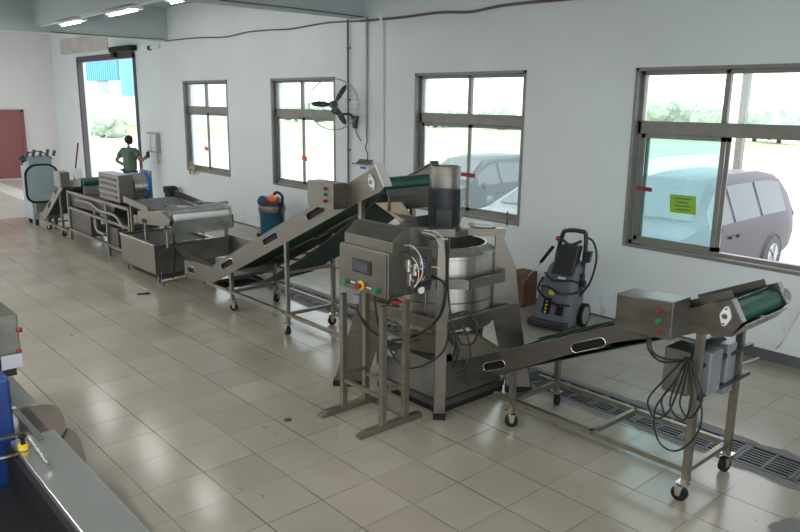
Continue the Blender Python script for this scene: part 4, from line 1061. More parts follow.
wb = at(355, 121, Y=8.26)
f = MB(); f.tube([fc - ax * .14 + Vector((.0, 0, -.14)), fc - ax * .2 + Vector((.15, .05, -.17)), (wb + fc) / 2 + Vector((.12, 0, -.02)), wb + Vector((0, -.04, .06)), wb + Vector((0, -.03, .0))], .022, 8)
f.prism([wb + Vector((-.08, .02, .09)), wb + Vector((.08, .02, .09)), wb + Vector((.03, .02, -.13)), wb + Vector((-.03, .02, -.13))], (0, -.05, 0)); f.build('bracket', 'motor', fn)
f = MB(); f.tube([wb + Vector((0, 0, -.12)), wb + Vector((.06, .01, -.25)), at(361, 141, Y=8.27)], .008, 6); f.build('cable', 'cable', fn)

# ------------------------------------------------------------------ wall services
def wallthing(mb, name, m, label, cat, group=None): return tag(mb.build(name, m, None), label, cat, group)
f = MB(); f.tube([(-10.72, 8.25, 0.0), (-10.72, 8.25, 4.2)], .018, 8, smooth=False)
for z in (1.0, 1.9, 2.8, 3.7): f.box(-10.75, -10.69, 8.24, 8.289, z, z + .03)
wallthing(f, 'wall_pipe', 'rust', 'thin rusty pipe up the wall from floor to ceiling, behind the fan guard', 'pipe')
f = MB(); f.tube([(-10.2, 8.265, 2.2), (-10.2, 8.265, 4.2)], .018, 8, smooth=False)
wallthing(f, 'wall_conduit', 'conduit', 'pale conduit that drops from the ceiling to the little hooded wall box', 'conduit')
f = MB(); f.tube([(-9.74, 8.265, 1.2), (-9.77, 8.265, 3.98), (-9.80, 8.265, 4.1)], .02, 8, smooth=False); f.box(-9.84, -9.76, 8.24, 8.289, 4.05, 4.2)
wallthing(f, 'wall_conduit', 'white_plastic', 'white conduit on the wall nearest the third window', 'conduit')
f = MB(); f.tube([(-10.2, 8.26, 2.2), (-10.16, 8.24, 2.1), (-10.2, 8.24, 1.98), (-10.14, 8.24, 1.85), (-10.18, 8.24, 1.72), (-10.25, 8.25, 1.68), (-10.6, 8.25, 1.68)], .010, 6)
wallthing(f, 'wall_wire', 'cable', 'short curling black wire above the hooded wall box', 'wire')
wbx = thing('switch_box', 'small white switch box with slanted grey hood high on the wall beside the conduits', 'switch box', at(363, 172, Y=8.28))
a = at(358.5, 164, Y=8.18); b_ = at(368, 173, Y=8.18)
f = MB(); f.box(a.x, b_.x, 8.18, 8.289, b_.z, a.z); f.build('box', 'white_plastic', wbx, .005)
f = MB(); f.prism([(a.x - .02, 8.13, a.z + .0), (b_.x + .03, 8.13, a.z + .0), (b_.x + .0, 8.289, a.z + .07), (a.x - .10, 8.289, a.z + .07)], (0, 0, .012)); f.build('hood', 'steel_dull', wbx)
f = MB(); f.box(a.x + .06, b_.x - .05, 8.175, 8.181, (a.z + b_.z) / 2 - .01, (a.z + b_.z) / 2 + .035); f.build('label_strip', 'blue_ink', wbx)
# cable run near the ceiling
f = MB(); pts = [(165, 41), (195, 38), (225, 37), (248, 32), (270, 30), (290, 29), (310, 25.5), (330, 22.5), (360, 21)]
f.tube([at(u, v, Y=8.26) for u, v in pts], .016, 6)
f.tube([at(360, 21, Y=8.26), at(400, 17.5, Y=8.26), at(440, 12.5, Y=8.26), at(470, 12, Y=8.26), at(500, 6, Y=8.26), at(530, 2.5, Y=8.26), at(580, -2, Y=8.26), at(700, -14, Y=8.26)], .022, 6)
wallthing(f, 'ceiling_cable', 'rust', 'long sagging cable run along the top of the window wall', 'cable')
f = MB(); f.tube([(-18.17, 5.5, 4.24), (-18.17, 7.0, 4.23), (-18.17, 8.2, 4.24)], .012, 6)
wallthing(f, 'beam_cable', 'rust', 'thin cable along the lower edge of the far ceiling beam', 'cable')
f = MB(); f.tube([(-10.22, 5.5, 4.22), (-10.22, 7.0, 4.22), (-10.22, 8.2, 4.2)], .012, 6)
wallthing(f, 'beam_cable', 'rust', 'thin cable along the lower edge of the ceiling beam above the wall fan', 'cable')
# security camera
sv = thing('security_camera', 'small white dome security camera high on the wall right of the doorway', 'camera', at(150, 48, Y=8.28))
q = at(149.5, 48, Y=8.12)
f = MB(); f.beam(q + Vector((0, -.02, 0)), q + Vector((.25, .15, .03)), .07, .07); f.build('arm', 'white_plastic', sv)
f = MB(); f.ball(q, .07); f.build('lens', 'black_gloss', sv)
# distribution board and phone box
db = thing('notice_board', 'pale wall cabinet with two doors beside the man in green', 'cabinet', at(152, 142, Y=8.28))
a = at(146.5, 132, Y=8.2); b_ = at(158, 153, Y=8.2)
f = MB(); f.box(a.x, b_.x, 8.17, 8.289, b_.z, a.z); f.build('case', 'conduit', db, .01)
f = MB(); mx_ = (a.x + b_.x) / 2
for xa, xb in ((a.x + .03, mx_ - .02), (mx_ + .02, b_.x - .03)): f.box(xa, xb, 8.155, 8.171, b_.z + .04, a.z - .04)
f.build('cabinet_door', 'white_plastic', db)
f = MB(); q = at(157.5, 158, Y=8.2); f.tube([q + Vector((0, 0, .15)), q, q + Vector((.05, 0, -.16))], .03, 6); f.build('hanging_cord', 'conduit', db)
# small items by the wall
f = MB(); a = at(175, 190, Y=8.0); f.box(-18.05, -17.72, 7.9, 8.15, 0, .42); f.prism([(-18.08, 7.88, .42), (-17.72, 7.88, .42), (-17.9, 7.88, .56), (-18.08, 7.88, .58)], (0, .3, 0))
wallthing(f, 'black_bin', 'black', 'small black bin on the floor below the first window', 'bin')
f = MB()
for k in range(9): f.box(-12.0 + k * .2, -11.86 + k * .2, 7.98, 8.04, .0, .42)
f.box(-12.02, -10.26, 8.0, 8.03, .1, .34)
wallthing(f, 'white_slatted_panel', 'white_plastic', 'white slatted panel propped on the floor against the wall under the second window', 'panel')
f = MB(); f.tube([at(270, 262, Z=.02), at(283, 268, Z=.02), at(296, 272, Z=.02), at(306, 268, Z=.02), at(300, 260, Z=.02), at(285, 258, Z=.02), at(296, 254, Z=.02), at(330, 252, Z=.02), at(345, 255, Z=.02)], .018)
wallthing(f, 'floor_hose', 'cable', 'black hose lying in a loop on the floor under the long conveyor', 'hose')
f = MB(); f.tube([at(300, 266, Z=.015), at(330, 267, Z=.015), at(350, 265, Z=.015)], .013)
wallthing(f, 'floor_hose', 'yellow', 'thin yellow hose lying on the floor under the long conveyor', 'hose')
f = MB(); f.tube([at(812, 300, Y=8.2), at(800, 313, Y=8.2), at(790, 330, Y=8.2), at(781, 344, Y=8.1), at(770, 352, Z=.015), at(752, 360, Z=.015), at(735, 364, Z=.015), at(715, 362, Z=.015), at(690, 358, Z=.015)], .011)
wallthing(f, 'wall_hose', 'white_tube', 'pale yellow hose hanging down the wall to the floor at far right', 'hose')
f = MB(); f.tube([at(196, 194, Z=.0) + Vector((0, -.1, .02)), at(240, 214, Z=.02), at(262, 232, Z=.02)], .014)
wallthing(f, 'floor_rod', 'conduit', 'thin grey rod on the floor along the foot of the wall', 'rod')
f = MB(); p = at(137, 294, Z=.012); q = at(150, 293, Z=.012); f.tube([p, q], .012, 6, smooth=False); wallthing(f, 'blue_stick', 'navy', 'thin blue stick lying on the tiles in front of the tank', 'stick')
f = MB(); p = at(288, 420, Z=.0); f.cyl(p, p + Vector((0, 0, .004)), .035, n=20); wallthing(f, 'floor_drain_cap', 'grate', 'small round metal cap set in the floor tiles', 'drain cap')
f = MB(); q = at(191, 167, Y=8.2)
for dx, dz, r in ((0, 0, .09), (-.10, -.06, .06), (.12, -.05, .07), (.02, .10, .06), (-.05, -.14, .05), (.14, -.12, .05)): f.ball(q + Vector((dx, 0, dz)), r, 1, .5, 1)
q2 = tag(f.build('cloth_glove', 'tan', None), 'crumpled tan glove on the lower left corner of the first window', 'glove')
def sticker(u0, v0, u1, v1, m, label, cat, Y=8.355):
    a = at(u0, v0, Y=Y); b_ = at(u1, v1, Y=Y); zz = a.z - at(u0, v1, Y=Y).z; f = MB(); f.prism([(a.x, Y - .002, a.z), (b_.x, Y - .002, at(u1, v0, Y=Y).z - .03), (b_.x, Y - .002, at(u1, v0, Y=Y).z - zz - .03), (a.x, Y - .002, a.z - zz)], (0, .004, 0)); return tag(f.build('sticker', m, None), label, cat)
sticker(302, 155, 307, 160, 'orange', 'small orange sticker on the sash of the second window', 'sticker')
sticker(204.5, 146, 208, 150, 'orange', 'small orange sticker on the sash of the first window', 'sticker')
sticker(637, 185.5, 652, 189.5, 'red', 'red and white strip sticker on the left sash of the nearest window', 'sticker')
sticker(461, 172, 475, 176, 'red', 'red strip sticker across the middle sash of the third window', 'sticker')
gn = thing('window_notice', 'green printed paper notice stuck on the tinted pane of the nearest window', 'notice', at(684, 204, Y=8.37))
a = at(670, 194, Y=8.378); b_ = at(696, 215, Y=8.378)
f = MB(); c2 = at(696, 196.5, Y=8.378); d2 = at(669.5, 212, Y=8.378)
f.prism([a, c2, b_, d2], (0, .003, 0)); f.build('sheet', 'green_paper', gn)
f = MB()
for k in range(4):
    t = .2 + k * .2; p = a.lerp(d2, t); q = c2.lerp(b_, t); p1, q1 = p.lerp(q, .2 + .05 * (k % 2)), p.lerp(q, .8 - .1 * (k % 3 == 1))
    f.beam(p1 + Vector((0, -.002, 0)), q1 + Vector((0, -.002, 0)), .002, .012)
f.build('printed_lines', 'ink', gn)

# ------------------------------------------------------------------ tube lights
for i, (xa, xb) in enumerate(((-16.75, -15.6), (-14.05, -12.85), (-11.45, -10.64))):
    t = thing('tube_light', ['lit tube light furthest from camera, next to the far ceiling beam', 'middle one of the three lit tube lights under the ceiling', 'lit tube light nearest the camera at the top of the picture'][i], 'light', ((xa + xb) / 2, 5.3, 4.25), 'fluorescent tube lights in a row')
    f = MB(); f.box(xa - .05, xb + .05, 5.22, 5.42, 4.29, 4.34); f.build('housing', 'lamp_white', t)
    for y in (5.31,):
        f = MB(); f.cyl((xa, y, 4.27), (xb, y, 4.27), .015, n=12); f.build('tube', 'lamp_tube', t)
f = MB(); f.box(-18.2, -10.6, 5.28, 5.34, 4.335, 4.365); wallthing(f, 'light_rail', 'lamp_white', 'long thin rail that carries the row of tube lights', 'rail')

# ------------------------------------------------------------------ person
def skin_mesh(name, joints, edges, m, parent, sub=2):
    me = bpy.data.meshes.new(name); me.from_pydata([Vector(j[0]) for j in joints], edges, [])
    o = bpy.data.objects.new(name, me); C.objects.link(o)
    sk = o.modifiers.new('skin', 'SKIN'); sk.use_smooth_shade = True
    for v, j in zip(me.skin_vertices[0].data, joints): v.radius = (j[1], j[2] if len(j) > 2 else j[1])
    me.skin_vertices[0].data[0].use_root = True
    ss = o.modifiers.new('sub', 'SUBSURF'); ss.levels = sub; ss.render_levels = sub
    o.parent = parent
    me.materials.append(M[m])
    return o
pp = thing('person', 'person in a green short-sleeved shirt standing in the doorway with hand on hip', 'person', (-19.45, 7.60, 0))
# body frame: s = to the person's right as seen in the picture's right, d = forward (away from camera, slightly right)
sF = Vector((-.42, .9, 0)).normalized(); sR = Vector((sF.y, -sF.x, 0))
def pt(r, fw, z): return sR * r + sF * fw + Vector((0, 0, z))
J = [(pt(0, 0, .95), .17, .12), (pt(0, 0, 1.12), .16, .12), (pt(0, .01, 1.30), .18, .12), (pt(0, 0, 1.43), .14, .10), (pt(0, .01, 1.50), .055), (pt(0, .03, 1.60), .06), (pt(0, .04, 1.68), .085, .095),
     (pt(0, .04, 1.75), .07, .08),
     (pt(-.19, 0, 1.42), .06), (pt(-.40, -.04, 1.20), .055), (pt(-.44, -.03, 1.14), .050), (pt(-.24, .10, 1.0), .042),
     (pt(.19, 0, 1.42), .06), (pt(.31, .02, 1.22), .055), (pt(.33, .06, 1.15), .050), (pt(.24, .30, 1.22), .042),
     (pt(-.09, 0, .86), .10), (pt(-.11, .02, .50), .068), (pt(-.12, -.01, .12), .048), (pt(-.13, .12, .05), .045),
     (pt(.09, 0, .86), .10), (pt(.12, .04, .50), .068), (pt(.13, .02, .12), .048), (pt(.14, .15, .05), .045)]
Eg = [(0, 1), (1, 2), (2, 3), (3, 4), (4, 5), (5, 6), (6, 7), (3, 8), (8, 9), (9, 10), (10, 11), (3, 12), (12, 13), (13, 14), (14, 15), (0, 16), (16, 17), (17, 18), (18, 19), (0, 20), (20, 21), (21, 22), (22, 23)]
skin_mesh('body', J, Eg, 'skin', pp)
Js = [(pt(0, 0, .80), .25, .19), (pt(0, 0, 1.08), .235, .18), (pt(0, .01, 1.30), .265, .18), (pt(0, 0, 1.43), .18, .13), (pt(0, .01, 1.50), .08, .075),
      (pt(-.19, 0, 1.42), .10), (pt(-.36, -.038, 1.24), .085), (pt(.19, 0, 1.42), .10), (pt(.29, .015, 1.25), .085)]
skin_mesh('shirt', Js, [(0, 1), (1, 2), (2, 3), (3, 4), (3, 5), (5, 6), (3, 7), (7, 8)], 'shirt', pp)
Jt = [(pt(0, 0, 1.04), .20, .15), (pt(-.09, 0, .84), .14), (pt(-.11, .02, .50), .085), (pt(-.12, -.01, .10), .075), (pt(.09, 0, .84), .13), (pt(.12, .04, .50), .10), (pt(.13, .02, .10), .085)]
skin_mesh('trousers', Jt, [(0, 1), (1, 2), (2, 3), (0, 4), (4, 5), (5, 6)], 'trousers', pp)
f = MB(); base = Vector(pp.location)
q = bmesh.ops.create_icosphere(f.bm, subdivisions=3, radius=.115)
hd = base + pt(0, .015, 1.715)
for v in q['verts']:
    l = v.co.copy(); cut = l.dot(sF) > .05 and l.z < .045
    if cut: l = l * .75
    v.co = hd + Vector((l.x, l.y, l.z * 1.08))
for ff in f.bm.faces: ff.smooth = True
f.build('hair', 'hair', pp)
# face, ears
f = MB()
for s in (-1, 1): f.ball(base + pt(.092 * s, .03, 1.665), .025, .5, 1, 1.2)
f.ball(base + pt(0, .155, 1.665), .018, .8, 1, 1.3); f.build('nose_and_ears', 'skin', pp)
def hand(root, org, fwd, palm, m='skin'):
    """palm with five separate curled fingers"""
    fwd = fwd.normalized(); palm = palm.normalized(); side = fwd.cross(palm)
    f = MB(); f.beam(org, org + fwd * .085, .075, .028, up=palm, bev=.010)
    for k, L in enumerate((.062, .075, .07, .052)):
        b0 = org + fwd * .08 + side * (-.030 + k * .02); f.tube([b0, b0 + fwd * L * .5 + palm * .01, b0 + fwd * L * .8 + palm * L * .45], .009, 6)
    b0 = org + fwd * .025 - side * .035; f.tube([b0, b0 - side * .025 + fwd * .03 + palm * .01, b0 - side * .03 + fwd * .06 + palm * .025], .010, 6)
    return f.build('hand', m, root)
hand(pp, base + pt(-.225, .09, 1.0), sR * .8 + Vector((0, 0, -.4)), -sF)
hand(pp, base + pt(.245, .30, 1.22), sF + Vector((0, 0, .35)), -sR)
for s in (-1, 1):
    f = MB(); c0 = base + pt(.125 * s + (.01 if s > 0 else 0), .05 + .03 * s, 0); f.ball(c0 + Vector((0, 0, .05)), .075, .65, 1.7, .62); 
    sh = f.build('shoe', 'black', pp)
f = MB(); q = base + pt(.25, .42, 1.30); f.beam(q + Vector((0, 0, -.08)), q + Vector((0, 0, .08)), .09, .04, up=sF)
o = tag(f.build('handheld_device', 'motor', None), 'dark handheld device held by the man in green', 'device'); 

# ------------------------------------------------------------------ front-left machine
fm = thing('packing_machine', 'machine at lower left corner with steel ledge, blue cover and dark open bed', 'machine', (-4.0, .8, 0))
LZ = .85
def lp(u, v, z=LZ): return at(u, v, Z=z)
a, b_, c_, d_ = lp(58.5, 428), lp(143, 532), lp(78, 536), lp(25, 458)
yr = (a.y + b_.y) / 2; yl = yr - .24
f = MB(); f.box(a.x, -1.6, yl, yr, LZ - .035, LZ); f.build('ledge', 'ledge', fm, .004)
f = MB(); f.box(a.x + .01, -1.6, yr - .03, yr - .005, 0.0, LZ - .03); f.build('side_panel', 'steel', fm)
f = MB(); f.box(a.x, -1.6, yl - .9, yl - .01, .30, LZ - .28); f.build('dark_bed', 'black', fm)
f = MB(); f.box(a.x, -1.6, yl - .03, yl, .30, LZ - .03); f.build('inner_rail', 'black', fm)
# second, lower ledge behind the flaps
e0, e1_ = lp(9, 372, .72), lp(37, 402, .72)
f = MB(); yy = (e0.y + e1_.y) / 2; f.box(-7.2, e1_.x + .02, yy - .22, yy, .68, .72); f.build('rear_ledge', 'ledge', fm, .004)
f = MB(); f.box(-7.2, a.x + .02, yy - .03, yy - .005, 0, .69); f.build('side_panel', 'steel_dull', fm)
def flap(pts, z, name='rubber_flap'):
    f = MB(); f.prism([at(u, v, Z=z) for u, v in pts], (0, 0, -.02)); return f.build(name, 'brown', fm, .004)
flap([(18, 412), (30, 406.5), (44, 404), (53, 404.5), (60, 409), (64, 416), (66, 428), (60, 440), (34, 440), (20, 436)], .80)
flap([(50, 430), (60, 427), (70, 428), (77, 433), (82, 443), (86, 458), (88, 470), (74, 480), (60, 450)], .78)
# blue cover
f = MB(); p = at(0, 372, Y=.92); p0 = at(8, 385, Y=1.0); p1 = at(16, 440, Y=1.0)
bx1 = a.x - .08
pz = at(9, 378, X=bx1).z; py = at(15.5, 430, X=bx1).y
f.box(bx1 - 1.1, bx1, .35, py, .45, pz, .02); f.build('blue_cover', 'blue_panel', fm)
f = MB(); f.beam((bx1 - .02, .95, LZ + .02), (bx1 - .02, .95, LZ + .17), .04, .03); f.beam((bx1 + .0, .96, LZ + .15), (a.x + .12, 1.04, LZ + .01), .035, .012); f.build('hinge_bracket', 'steel_bright', fm)
# steel shaft, crossbar and yellow-ringed knob
p = lp(29, 437, LZ + .10); q = lp(47, 462, LZ + .04)
f = MB(); f.cyl(p, q, .016, n=16); f.cyl(q, q + (q - p).normalized() * .02, .009, n=12); f.build('gas_strut', 'steel_bright', fm)
f = MB(); p = at(-12, 441, Z=LZ + .08); q = at(29, 432, Z=LZ + .08); f.beam(p, q, .035, .012); p = at(-12, 462, Z=LZ - .02); q = at(24, 453, Z=LZ - .02); f.cyl(p, q, .012, n=10); f.build('crossbar', 'steel', fm)
p = lp(23.5, 449, LZ + .005)
f = MB(); f.cyl(p, p + Vector((0, 0, .03)), .028, n=16); kn = f.build('yellow_ring', 'yellow', fm)
f = MB(); f.cyl(p + Vector((0, 0, .03)), p + Vector((0, 0, .07)), .012, n=10); f.cyl(p + Vector((0, 0, .07)), p + Vector((0, 0, .085)), .02, n=10); f.build('bolt', 'black', kn)
# control box on the machine
a0 = at(17, 314, X=-5.35); b0 = at(17, 358, X=-5.35)
f = MB(); f.box(-6.1, -5.35, .5, a0.y, b0.z, a0.z); cb = f.build('control_box', 'steel_dull', fm, .008)
f = MB()
for v in (330, 352): q = at(18.5, v, X=-5.34); f.cyl(q + Vector((0, -.01, 0)), q + Vector((0, .02, 0)), .018, n=10)
f.build('red_trim', 'red', cb)
f = MB(); q0 = at(1, 358, X=-5.32); q1 = at(22, 371, X=-5.32); f.prism([at(1, 357, X=-5.32), at(22, 353, X=-5.32), at(23, 366, X=-5.32), at(2, 371, X=-5.32)], (-.004, 0, 0)); f.build('paper_tag', 'paper', cb)
q0 = at(17, 372, X=-5.36)
f = MB(); f.box(-6.0, -5.36, .55, q0.y, q0.z - .02, q0.z + .03); f.build('support_column', 'black_gloss', fm)

# ================================================================== OUTDOORS
f = MB(); f.box(-90, 45, YW + WT, 140, -.3, -.08); f.box(-90, 45, -60, YB - WT, -.3, -.02)
o = f.build('outdoor_ground', 'concrete', None); struct(o, 'pale concrete yard outside the windows')
f = MB(); f.box(-120, -21, 25, 60, -.10, -.04); struct(f.build('outdoor_lawn', 'grass', None), 'green field beyond the yard')

def tree(x, y, h, r, label, seed):
    rnd = random.Random(seed); t = thing('tree', label, 'tree', (x, y, 0), 'trees beyond the yard')
    f = MB(); f.cyl((x, y, -.1), (x, y, h * .55), .18, .10, n=10)
    for k in range(4): a = rnd.random() * 6.28; f.cyl((x, y, h * .4), (x + math.cos(a) * r * .5, y + math.sin(a) * r * .5, h * .7), .07, .03, n=6)
    f.build('trunk', 'bark', t)
    f = MB()
    for k in range(16):
        a = rnd.random() * 6.28; rr = r * rnd.uniform(.1, .75); c0 = Vector((x + math.cos(a) * rr, y + math.sin(a) * rr, h * rnd.uniform(.45, .9)))
        q = bmesh.ops.create_icosphere(f.bm, subdivisions=3, radius=r * rnd.uniform(.3, .5))
        for v in q['verts']: v.co = v.co * rnd.uniform(.82, 1.12) + c0
    f.build('crown', 'leaf', t)
for i, (u, Y, h, r, lab) in enumerate(((650, 60, 7.0, 4.0, 'pale distant tree at left edge of the nearest window'), (668, 64, 6.2, 4.0, 'pale distant tree in the upper left pane of the nearest window'), (690, 62, 7.4, 4.2, 'pale distant tree left of the mullion of the nearest window'), (712, 60, 5.6, 3.5, 'lower distant tree by the mullion of the nearest window'),
        (760, 62, 5.0, 4.0, 'pale distant tree beside the canopy post'), (785, 60, 5.4, 4.0, 'pale distant tree at the right edge of the picture'), (436, 58, 4.0, 3.6, 'pale bush seen low in the left pane of the third window'), (500, 60, 4.2, 4.0, 'pale bush seen in the right pane of the third window'), (455, 62, 3.6, 3.6, 'pale bush beside the mullion of the third window'), (296, 56, 4.2, 4.0, 'pale bush seen through the left pane of the second window'), (322, 58, 4.6, 4.4, 'pale bush seen through the right pane of the second window'), (216, 54, 4.0, 4.0, 'pale bush seen through the first window'))):
    q = at(u, 92, Y=Y); tree(q.x, Y, h * .42, r * .5, lab, i)
for i, (u, w_) in enumerate(((93, .9), (110, .9))):
    q = at(u, 150, Y=20.0); rnd = random.Random(40 + i); f = MB()
    for k in range(14):
        c0 = Vector((q.x + rnd.uniform(-1, 1) * w_, 20 + rnd.uniform(-.8, .8), .5 + rnd.random() * .6)); r_ = bmesh.ops.create_icosphere(f.bm, subdivisions=3, radius=rnd.uniform(.4, .65))
        for v in r_['verts']: v.co = v.co * rnd.uniform(.85, 1.12) + c0
    tag(f.build('bush', 'leaf', None), ['green bush outside at the left of the open doorway', 'green bush outside in the middle of the open doorway'][i], 'bush', 'bushes outside the doorway')
# warehouse seen through the doorway
wh = thing('warehouse', 'white outbuilding with blue cladding seen through the open doorway', 'building', at(105, 110, Y=30))
YH = 32.0
a = at(70, 60, Y=YH); b_ = at(145, 60, Y=YH); zc = at(105, 80, Y=YH).z
f = MB(); f.box(a.x - 14, b_.x + 6, YH, YH + 8, -.1, zc + 6); f.build('wall', 'house', wh)
p = at(88, 55, Y=YH); q = at(120, 80, Y=YH)
f = MB(); f.box(p.x, q.x, YH - .3, YH, q.z, q.z + 7)
for k in range(14): x = p.x + (q.x - p.x) * k / 14; f.box(x, x + .12, YH - .36, YH - .3, q.z, q.z + 7)
f.build('blue_cladding', 'cladding', wh)
f = MB(); p = at(97, 81, Y=YH); q = at(109, 93, Y=YH); f.box(p.x, q.x, YH - .06, YH, q.z, p.z)
for k in range(6): f.box(p.x, q.x, YH - .1, YH - .06, q.z + k * (p.z - q.z) / 6, q.z + k * (p.z - q.z) / 6 + .08)
f.build('shuttered_window', 'shutter', wh)
f = MB(); p = at(121, 60, Y=YH - 2); q = at(136, 96, Y=YH - 2); f.box(p.x, q.x + 1, YH - 2.2, YH - .4, q.z, q.z + 8); f.build('blue_bay', 'cladding', wh)
# canopy post outside the nearest window
f = MB(); q = at(745, 100, Y=22); f.beam((q.x, 22, -.1), (q.x, 22, 7), .2); f.beam((q.x - 3, 22, 5.6), (q.x + 4, 22, 5.6), .3, .25)
tag(f.build('canopy_post', 'steel_dull', None), 'grey canopy post standing in the yard outside the nearest window', 'post')

# cars -------------------------------------------------------------------
def car(x1, ynose, L, W_, Ht, paint, label, van=True, suv=False):
    """car parked nose towards the hall (nose at ynose, tail at ynose+L), right-hand side at x1"""
    xc = x1 - W_ / 2; z0 = -.08
    root = thing('car', label, 'car', (xc, ynose + L / 2, z0), 'cars parked outside')
    hw = W_ / 2
    # stations: (t along length, z bottom, z belt/hood, z roof or None, roof half-width)
    if van: st = [(0, .38, .62, .62), (.03, .26, .78, .80), (.10, .22, .92, .95), (.20, .20, .98, 1.02), (.235, .2, 1.0, 1.10), (.40, .20, 1.0, Ht - .06), (.52, .20, 1.0, Ht), (.80, .20, 1.02, Ht), (.92, .22, 1.02, Ht - .08), (.975, .28, 1.0, Ht - .38), (1.0, .40, .92, .95)]
    else: st = [(0, .36, .55, .56), (.03, .26, .70, .72), (.12, .2, .82, .85), (.26, .2, .90, .93), (.30, .2, .92, 1.0), (.45, .2, .93, Ht - .04), (.55, .2, .93, Ht), (.72, .2, .94, Ht - .06), (.88, .22, .93, .98), (.97, .28, .88, .90), (1.0, .4, .74, .76)]
    f = MB(); R = []
    for t, zb_, zl, zr in st:
        y = ynose + t * L; tw = 1 - .10 * max(0, (.12 - t) / .12) ** 1.5 - .06 * max(0, (t - .9) / .1) ** 1.5; h_ = hw * tw
        green = max(0., zr - zl); ins = min(.30, green * .38)
        prof = [(-h_ * .86, zb_), (-h_ * .98, zb_ + .12), (-h_, (zb_ + zl) / 2), (-h_ * .97, zl), (-(h_ - ins * .25) * .97 + 0, zl + green * .25), (-(h_ - ins), zl + green * .86), (-(h_ - ins) * .80, zr)]
        prof = prof + [(-a, b__) for a, b__ in reversed(prof)]
        R.append([f.bm.verts.new((xc + a, y, z0 + b__)) for a, b__ in prof])
    for j in range(len(R) - 1):
        for k in range(len(R[0]) - 1):
            q = f.bm.faces.new((R[j][k], R[j][k + 1], R[j + 1][k + 1], R[j + 1][k])); q.smooth = True
    f.bm.faces.new(R[0]); f.bm.faces.new(R[-1][::-1])
    for j in range(len(R) - 1): f.bm.faces.new((R[j][0], R[j + 1][0], R[j + 1][-1], R[j][-1]))
    f.build('body', paint, root)
    def topz(t):
        for (a, _, l0, r0), (b, _, l1, r1) in zip(st, st[1:]):
            if a <= t <= b: u = (t - a) / (b - a); return l0 + (l1 - l0) * u, r0 + (r1 - r0) * u
    def sidept(t, k, off=.012, s=1):
        zl, zr = topz(t); g = zr - zl; ins = min(.30, g * .38); z = zl + g * k
        if k < .25: xx = (hw * .97) + ((hw - ins * .25) * .97 - hw * .97) * (k / .25)
        else: xx = (hw - ins * .25) * .97 + ((hw - ins) - (hw - ins * .25) * .97) * ((k - .25) / .61)
        return Vector((xc + s * (xx + off), ynose + t * L, z0 + z))
    wins = [(.30, .47), (.49, .68), (.70, .90)] if van else [(.36, .52), (.54, .74)]
    for s in (1, -1):
        for a, b in wins:
            f = MB(); n = 6
            lo = [sidept(a + (b - a) * i / n, .06, s=s) for i in range(n + 1)]; hi = [sidept(a + (b - a) * i / n, .80, s=s) for i in range(n + 1)]
            f.prism(lo + hi[::-1], (-s * .01, 0, 0)); f.build('side_window', 'car_glass', root)
    f = MB(); f.prism([(xc - hw * .80, ynose + .245 * L, z0 + topz(.245)[1] + .015), (xc + hw * .80, ynose + .245 * L, z0 + topz(.245)[1] + .015), (xc + hw * .62, ynose + .395 * L, z0 + topz(.395)[1] + .012), (xc - hw * .62, ynose + .395 * L, z0 + topz(.395)[1] + .012)] if van else
                    [(xc - hw * .8, ynose + .305 * L, z0 + topz(.305)[1] + .015), (xc + hw * .8, ynose + .305 * L, z0 + topz(.305)[1] + .015), (xc + hw * .62, ynose + .445 * L, z0 + topz(.445)[1] + .012), (xc - hw * .62, ynose + .445 * L, z0 + topz(.445)[1] + .012)], (0, -.004, .004))
    f.build('windscreen', 'car_glass', root)
    for t in (.19, .80):
        for s in (1, -1):
            y = ynose + t * L; x = xc + s * (hw - .02)
            f = MB(); f.cyl((x - s * .2, y, z0 + .33), (x + s * .03, y, z0 + .33), .33, n=28); w_ = f.build('wheel', 'car_trim', root)
            f = MB(); f.cyl((x, y, z0 + .33), (x + s * .038, y, z0 + .33), .20, n=24)
            for k in range(5): a = k * 1.2566; f.beam((x + s * .04, y, z0 + .33), (x + s * .04, y + .2 * math.cos(a), z0 + .33 + .2 * math.sin(a)), .05, .01)
            f.build('wheel_rim', 'rim', w_)
            f = MB(); f.torus((x - s * .0, y, z0 + .33), (1, 0, 0), .37, .035, 28, 6); f.build('wheel_arch', 'car_trim', root)
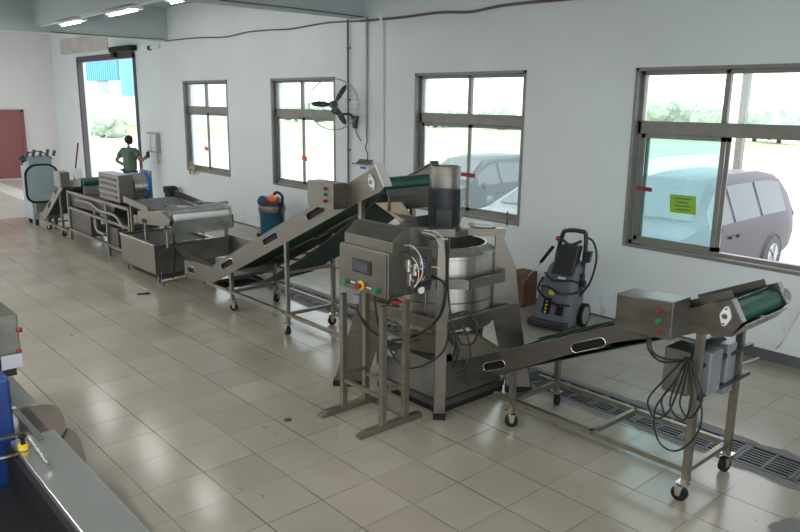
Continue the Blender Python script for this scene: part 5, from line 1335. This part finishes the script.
    for s in (1, -1):
        f = MB(); f.ball((xc + s * (hw + .10), ynose + .31 * L, z0 + 1.03), .10, .7, .5, .75); f.build('mirror', paint, root)
        for t in ((.455, .51) if van else (.50, .60)):
            f = MB(); f.box(*(sorted((xc + s * hw * .99, xc + s * (hw + .03)))), ynose + t * L - .07, ynose + t * L + .07, z0 + .80, z0 + .84); f.build('door_handle', 'car_trim', root)
        f = MB(); f.ball((xc + s * hw * .62, ynose + .035 * L, z0 + .66), .14, 1.2, .6, .6); f.build('headlamp', 'white_plastic', root)
    f = MB(); f.box(xc - .28, xc + .28, ynose - .01, ynose + .03, z0 + .42, z0 + .54); f.build('number_plate', 'white_plastic', root)
    return root
car(-5.0, 9.35, 4.85, 1.82, 1.76, 'car_plum', 'plum-grey minivan parked outside the nearest window')
car(-11.1, 11.0, 4.3, 1.72, 1.62, 'car_teal', 'dark car parked outside behind the left of the third window', van=True)
car(-7.55, 9.3, 4.4, 1.70, 1.42, 'car_silver', 'silver saloon car parked outside, right side of the third window', van=False)

# ================================================================== LIGHT
W = bpy.data.worlds.new('overcast_sky'); bpy.context.scene.world = W; W.use_nodes = True
bg = W.node_tree.nodes['Background']; bg.inputs[0].default_value = (.93, .97, 1.0, 1); bg.inputs[1].default_value = 3.1
sun = bpy.data.lights.new('veiled_sun', 'SUN'); sun.energy = .6; sun.angle = math.radians(25); sun.color = (1, .97, .92)
so_ = bpy.data.objects.new('veiled_sun', sun); C.objects.link(so_); so_.rotation_euler = (math.radians(38), 0, math.radians(-150))
for ly in (-.6, -5.2):     # unseen fill lamps added to brighten the hall, strongest at the far end
    for k in range(8):
        ld = bpy.data.lights.new('fill_lamp', 'AREA'); ld.shape = 'RECTANGLE'; ld.size = 1.5; ld.size_y = .12; ld.energy = 96 if k else 230; ld.color = (1, .97, .93)
        lo_ = bpy.data.objects.new('fill_lamp', ld); C.objects.link(lo_); lo_.location = (-24 + k * 4.0, ly, 4.3)
S = bpy.context.scene
S.view_settings.view_transform = 'Standard'; S.view_settings.look = 'None'; S.view_settings.gamma = 1; S.view_settings.use_curve_mapping = False
S.view_settings.exposure = 0.0
S.cycles.max_bounces = 8; S.cycles.diffuse_bounces = 5; S.cycles.transparent_max_bounces = 12
S.cycles.sample_clamp_indirect = 6
